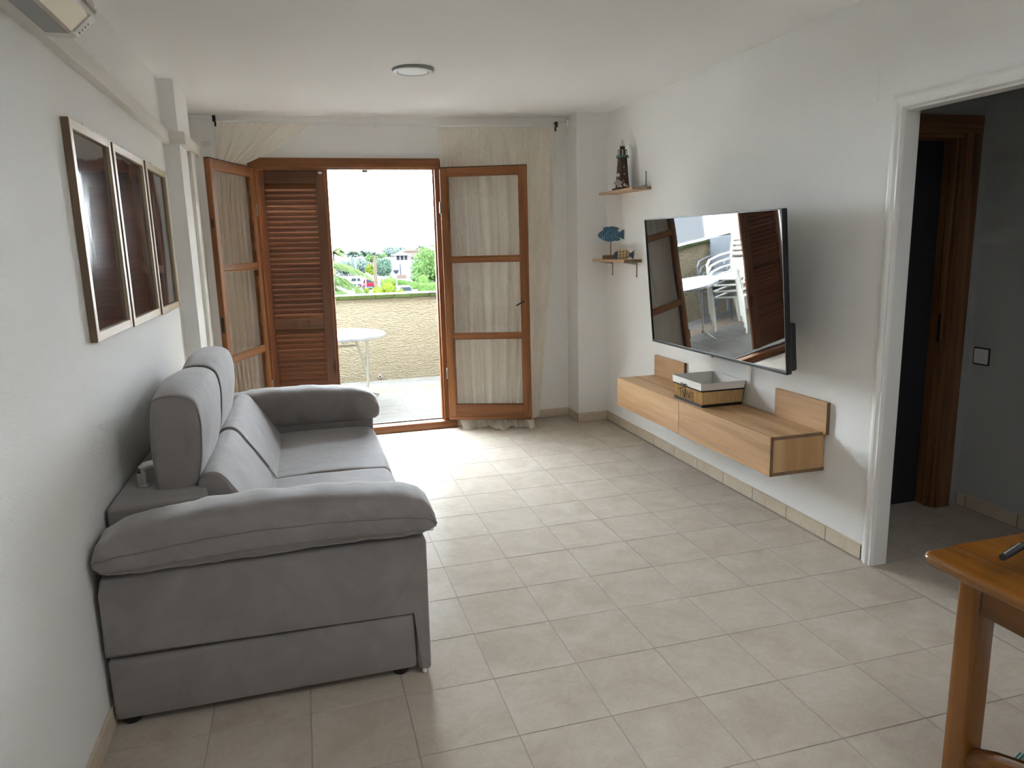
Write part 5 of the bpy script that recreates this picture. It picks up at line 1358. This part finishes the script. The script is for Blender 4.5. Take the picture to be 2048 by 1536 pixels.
palm('palm_tree', 'drooping palm at the left skyline beside the shutter edge', 2.85, 70, 1.25, 1.2, 14, 0.4, 34, 0.12, 'leaf_palm', skirt=True)
palm('palm_tree', 'pale palm crown on the skyline next to the big tree', 27.3, 170, 0.2, 2.4, 15, 0.6, 35, 0.25)
palm('palm_tree', 'tall bare palm trunk with a thin crown in mid view', 8.2, 85, 0.55, 0.85, 7, 0.22, 36, 0.21, 'leaf_palm_far')

def white_house():
    root = empty('house', (17, 128, GZ), 'white flat roofed house behind the hedge, with a pavilion on top', 'house')
    obj('wall', B(15.05, 22.0, 128, 134, GZ, -1.15), 'house_white', root)
    obj('parapet', B(15.0, 22.05, 127.95, 134.05, -1.20, -1.08), 'house_white', root)
    obj('downpipe', B(16.66, 16.78, 127.88, 127.99, -4.0, -1.7), 'far_grey', root)
    obj('flower_bed', B(15.9, 17.6, 127.4, 127.95, GZ, -3.55), 'roof_tile', root)
    for x in (16.2, 16.9, 17.6, 18.3): obj('pavilion_post', B(x - 0.08, x + 0.08, 129.0, 129.16, -1.1, 0.0), 'house_white', root)
    obj('pavilion_glass', B(16.3, 18.2, 129.3, 129.4, -1.0, -0.1), 'far_grey', root)
    obj('pavilion_roof', prism(NB(), [(15.6, -0.06), (17.2, 0.44), (17.4, 0.44), (18.9, -0.10), (18.9, -0.18), (15.6, -0.15)], 128.6, 131.5, 'xz'), 'house_white', root)
white_house()
def pink_house():
    root = empty('house', (24.5, 160, GZ), 'pale pink house with dark window on the skyline beside the big tree', 'house')
    obj('wall', B(22.0, 28.0, 160, 167, GZ, 0.25), 'house_pink', root)
    obj('roof', prism(NB(), [(21.8, 0.22), (28.2, 0.22), (27.6, 0.62), (22.4, 0.62)], 159.8, 167, 'xz'), 'roof_tile', root)
    w = obj('window', B(23.45, 23.80, 159.95, 160.02, -1.9, -0.95), 'far_grey', root)
    obj('window', B(25.2, 25.6, 159.95, 160.02, -1.6, -0.9), 'far_grey', root)
    obj('chimney', B(23.2, 23.7, 162, 162.6, 0.5, 1.3), 'house_pink', root)
pink_house()
tag(obj('garden_wall', prism(NB(), [(8.7, GZ), (8.7, -2.1), (9.0, -2.15), (9.6, -2.55), (12.1, -2.85), (12.1, GZ)], 105, 105.3, 'xz'), 'house_white'), 'white sloping garden wall behind the bare palm trunk', 'wall')
def car(x, y, paint, label):
    root = empty('car', (x, y, GZ), label, 'car')
    def p(n, bm, m, **k): return obj(n, bm, m, root, world=False, **k)
    p('body', prism(NB(), [(-0.86, 0.30), (-0.88, 0.62), (-0.80, 0.88), (0.80, 0.88), (0.88, 0.62), (0.86, 0.30)], -2.0, 2.0, 'xz', 0.05, 2), paint)
    p('cabin', prism(NB(), [(-0.78, 0.88), (-0.60, 1.40), (0.60, 1.40), (0.78, 0.88)], -1.0, 1.3, 'xz', 0.05, 2), paint)
    p('rear_window', prism(NB(), [(-0.64, 0.94), (-0.52, 1.30), (0.52, 1.30), (0.64, 0.94)], -1.04, -0.99, 'xz'), 'car_glass')
    p('bumper', B(-0.84, 0.84, -2.06, -1.98, 0.32, 0.50, 0.02), 'far_grey')
    for sx in (-1, 1):
        p('light', B(sx * 0.70 - 0.10, sx * 0.70 + 0.10, -2.03, -1.98, 0.64, 0.78), 'house_white')
        for sy in (-1.25, 1.25): p('wheel', lathe(NB(), [(0.31, -0.1), (0.31, 0.1)], n=16), 'black_plastic', loc=(sx * 0.76, sy, 0.31), rot=(0, PI / 2, 0))
    return root
car(8.55, 100, 'car_red', 'red car parked in the street behind the yellow bushes')
car(7.25, 106, 'car_white', 'pale car half hidden behind the near palm fronds')
car(10.6, 78, 'car_white', 'white car whose roof shows over the balcony wall')
def lamp_post(x, y, zt, label, r=0.05, head=0.30):
    root = empty('street_lamp', (x, y, GZ), label, 'street lamp')
    bm = NB(); tube(bm, [(x, y, GZ), (x, y, zt)], [r * 1.3, r], 8); obj('post', bm, 'house_white', root)
    obj('lamp_head', lathe(NB(), [(r, -0.05), (head * 0.35, 0.0), (head * 0.55, head * 0.5), (head * 0.9, head * 0.55), (head * 0.3, head * 0.75), (0, head * 0.8)], (x, y, zt), 12), 'far_grey', root)
lamp_post(7.1, 101, 0.15, 'tall pale street lamp in front of the grey green trees', 0.07, 0.3)
lamp_post(7.56, 60, -0.72, 'white street lamp with dark head in front of the white house', 0.045, 0.42)
bm = NB(); tube(bm, [(2.46, 30, GZ), (2.50, 30, 0.40)], 0.022, 8)
tag(obj('pole', bm, 'house_white'), 'thin white pole rising between the near palm and bushes', 'pole')
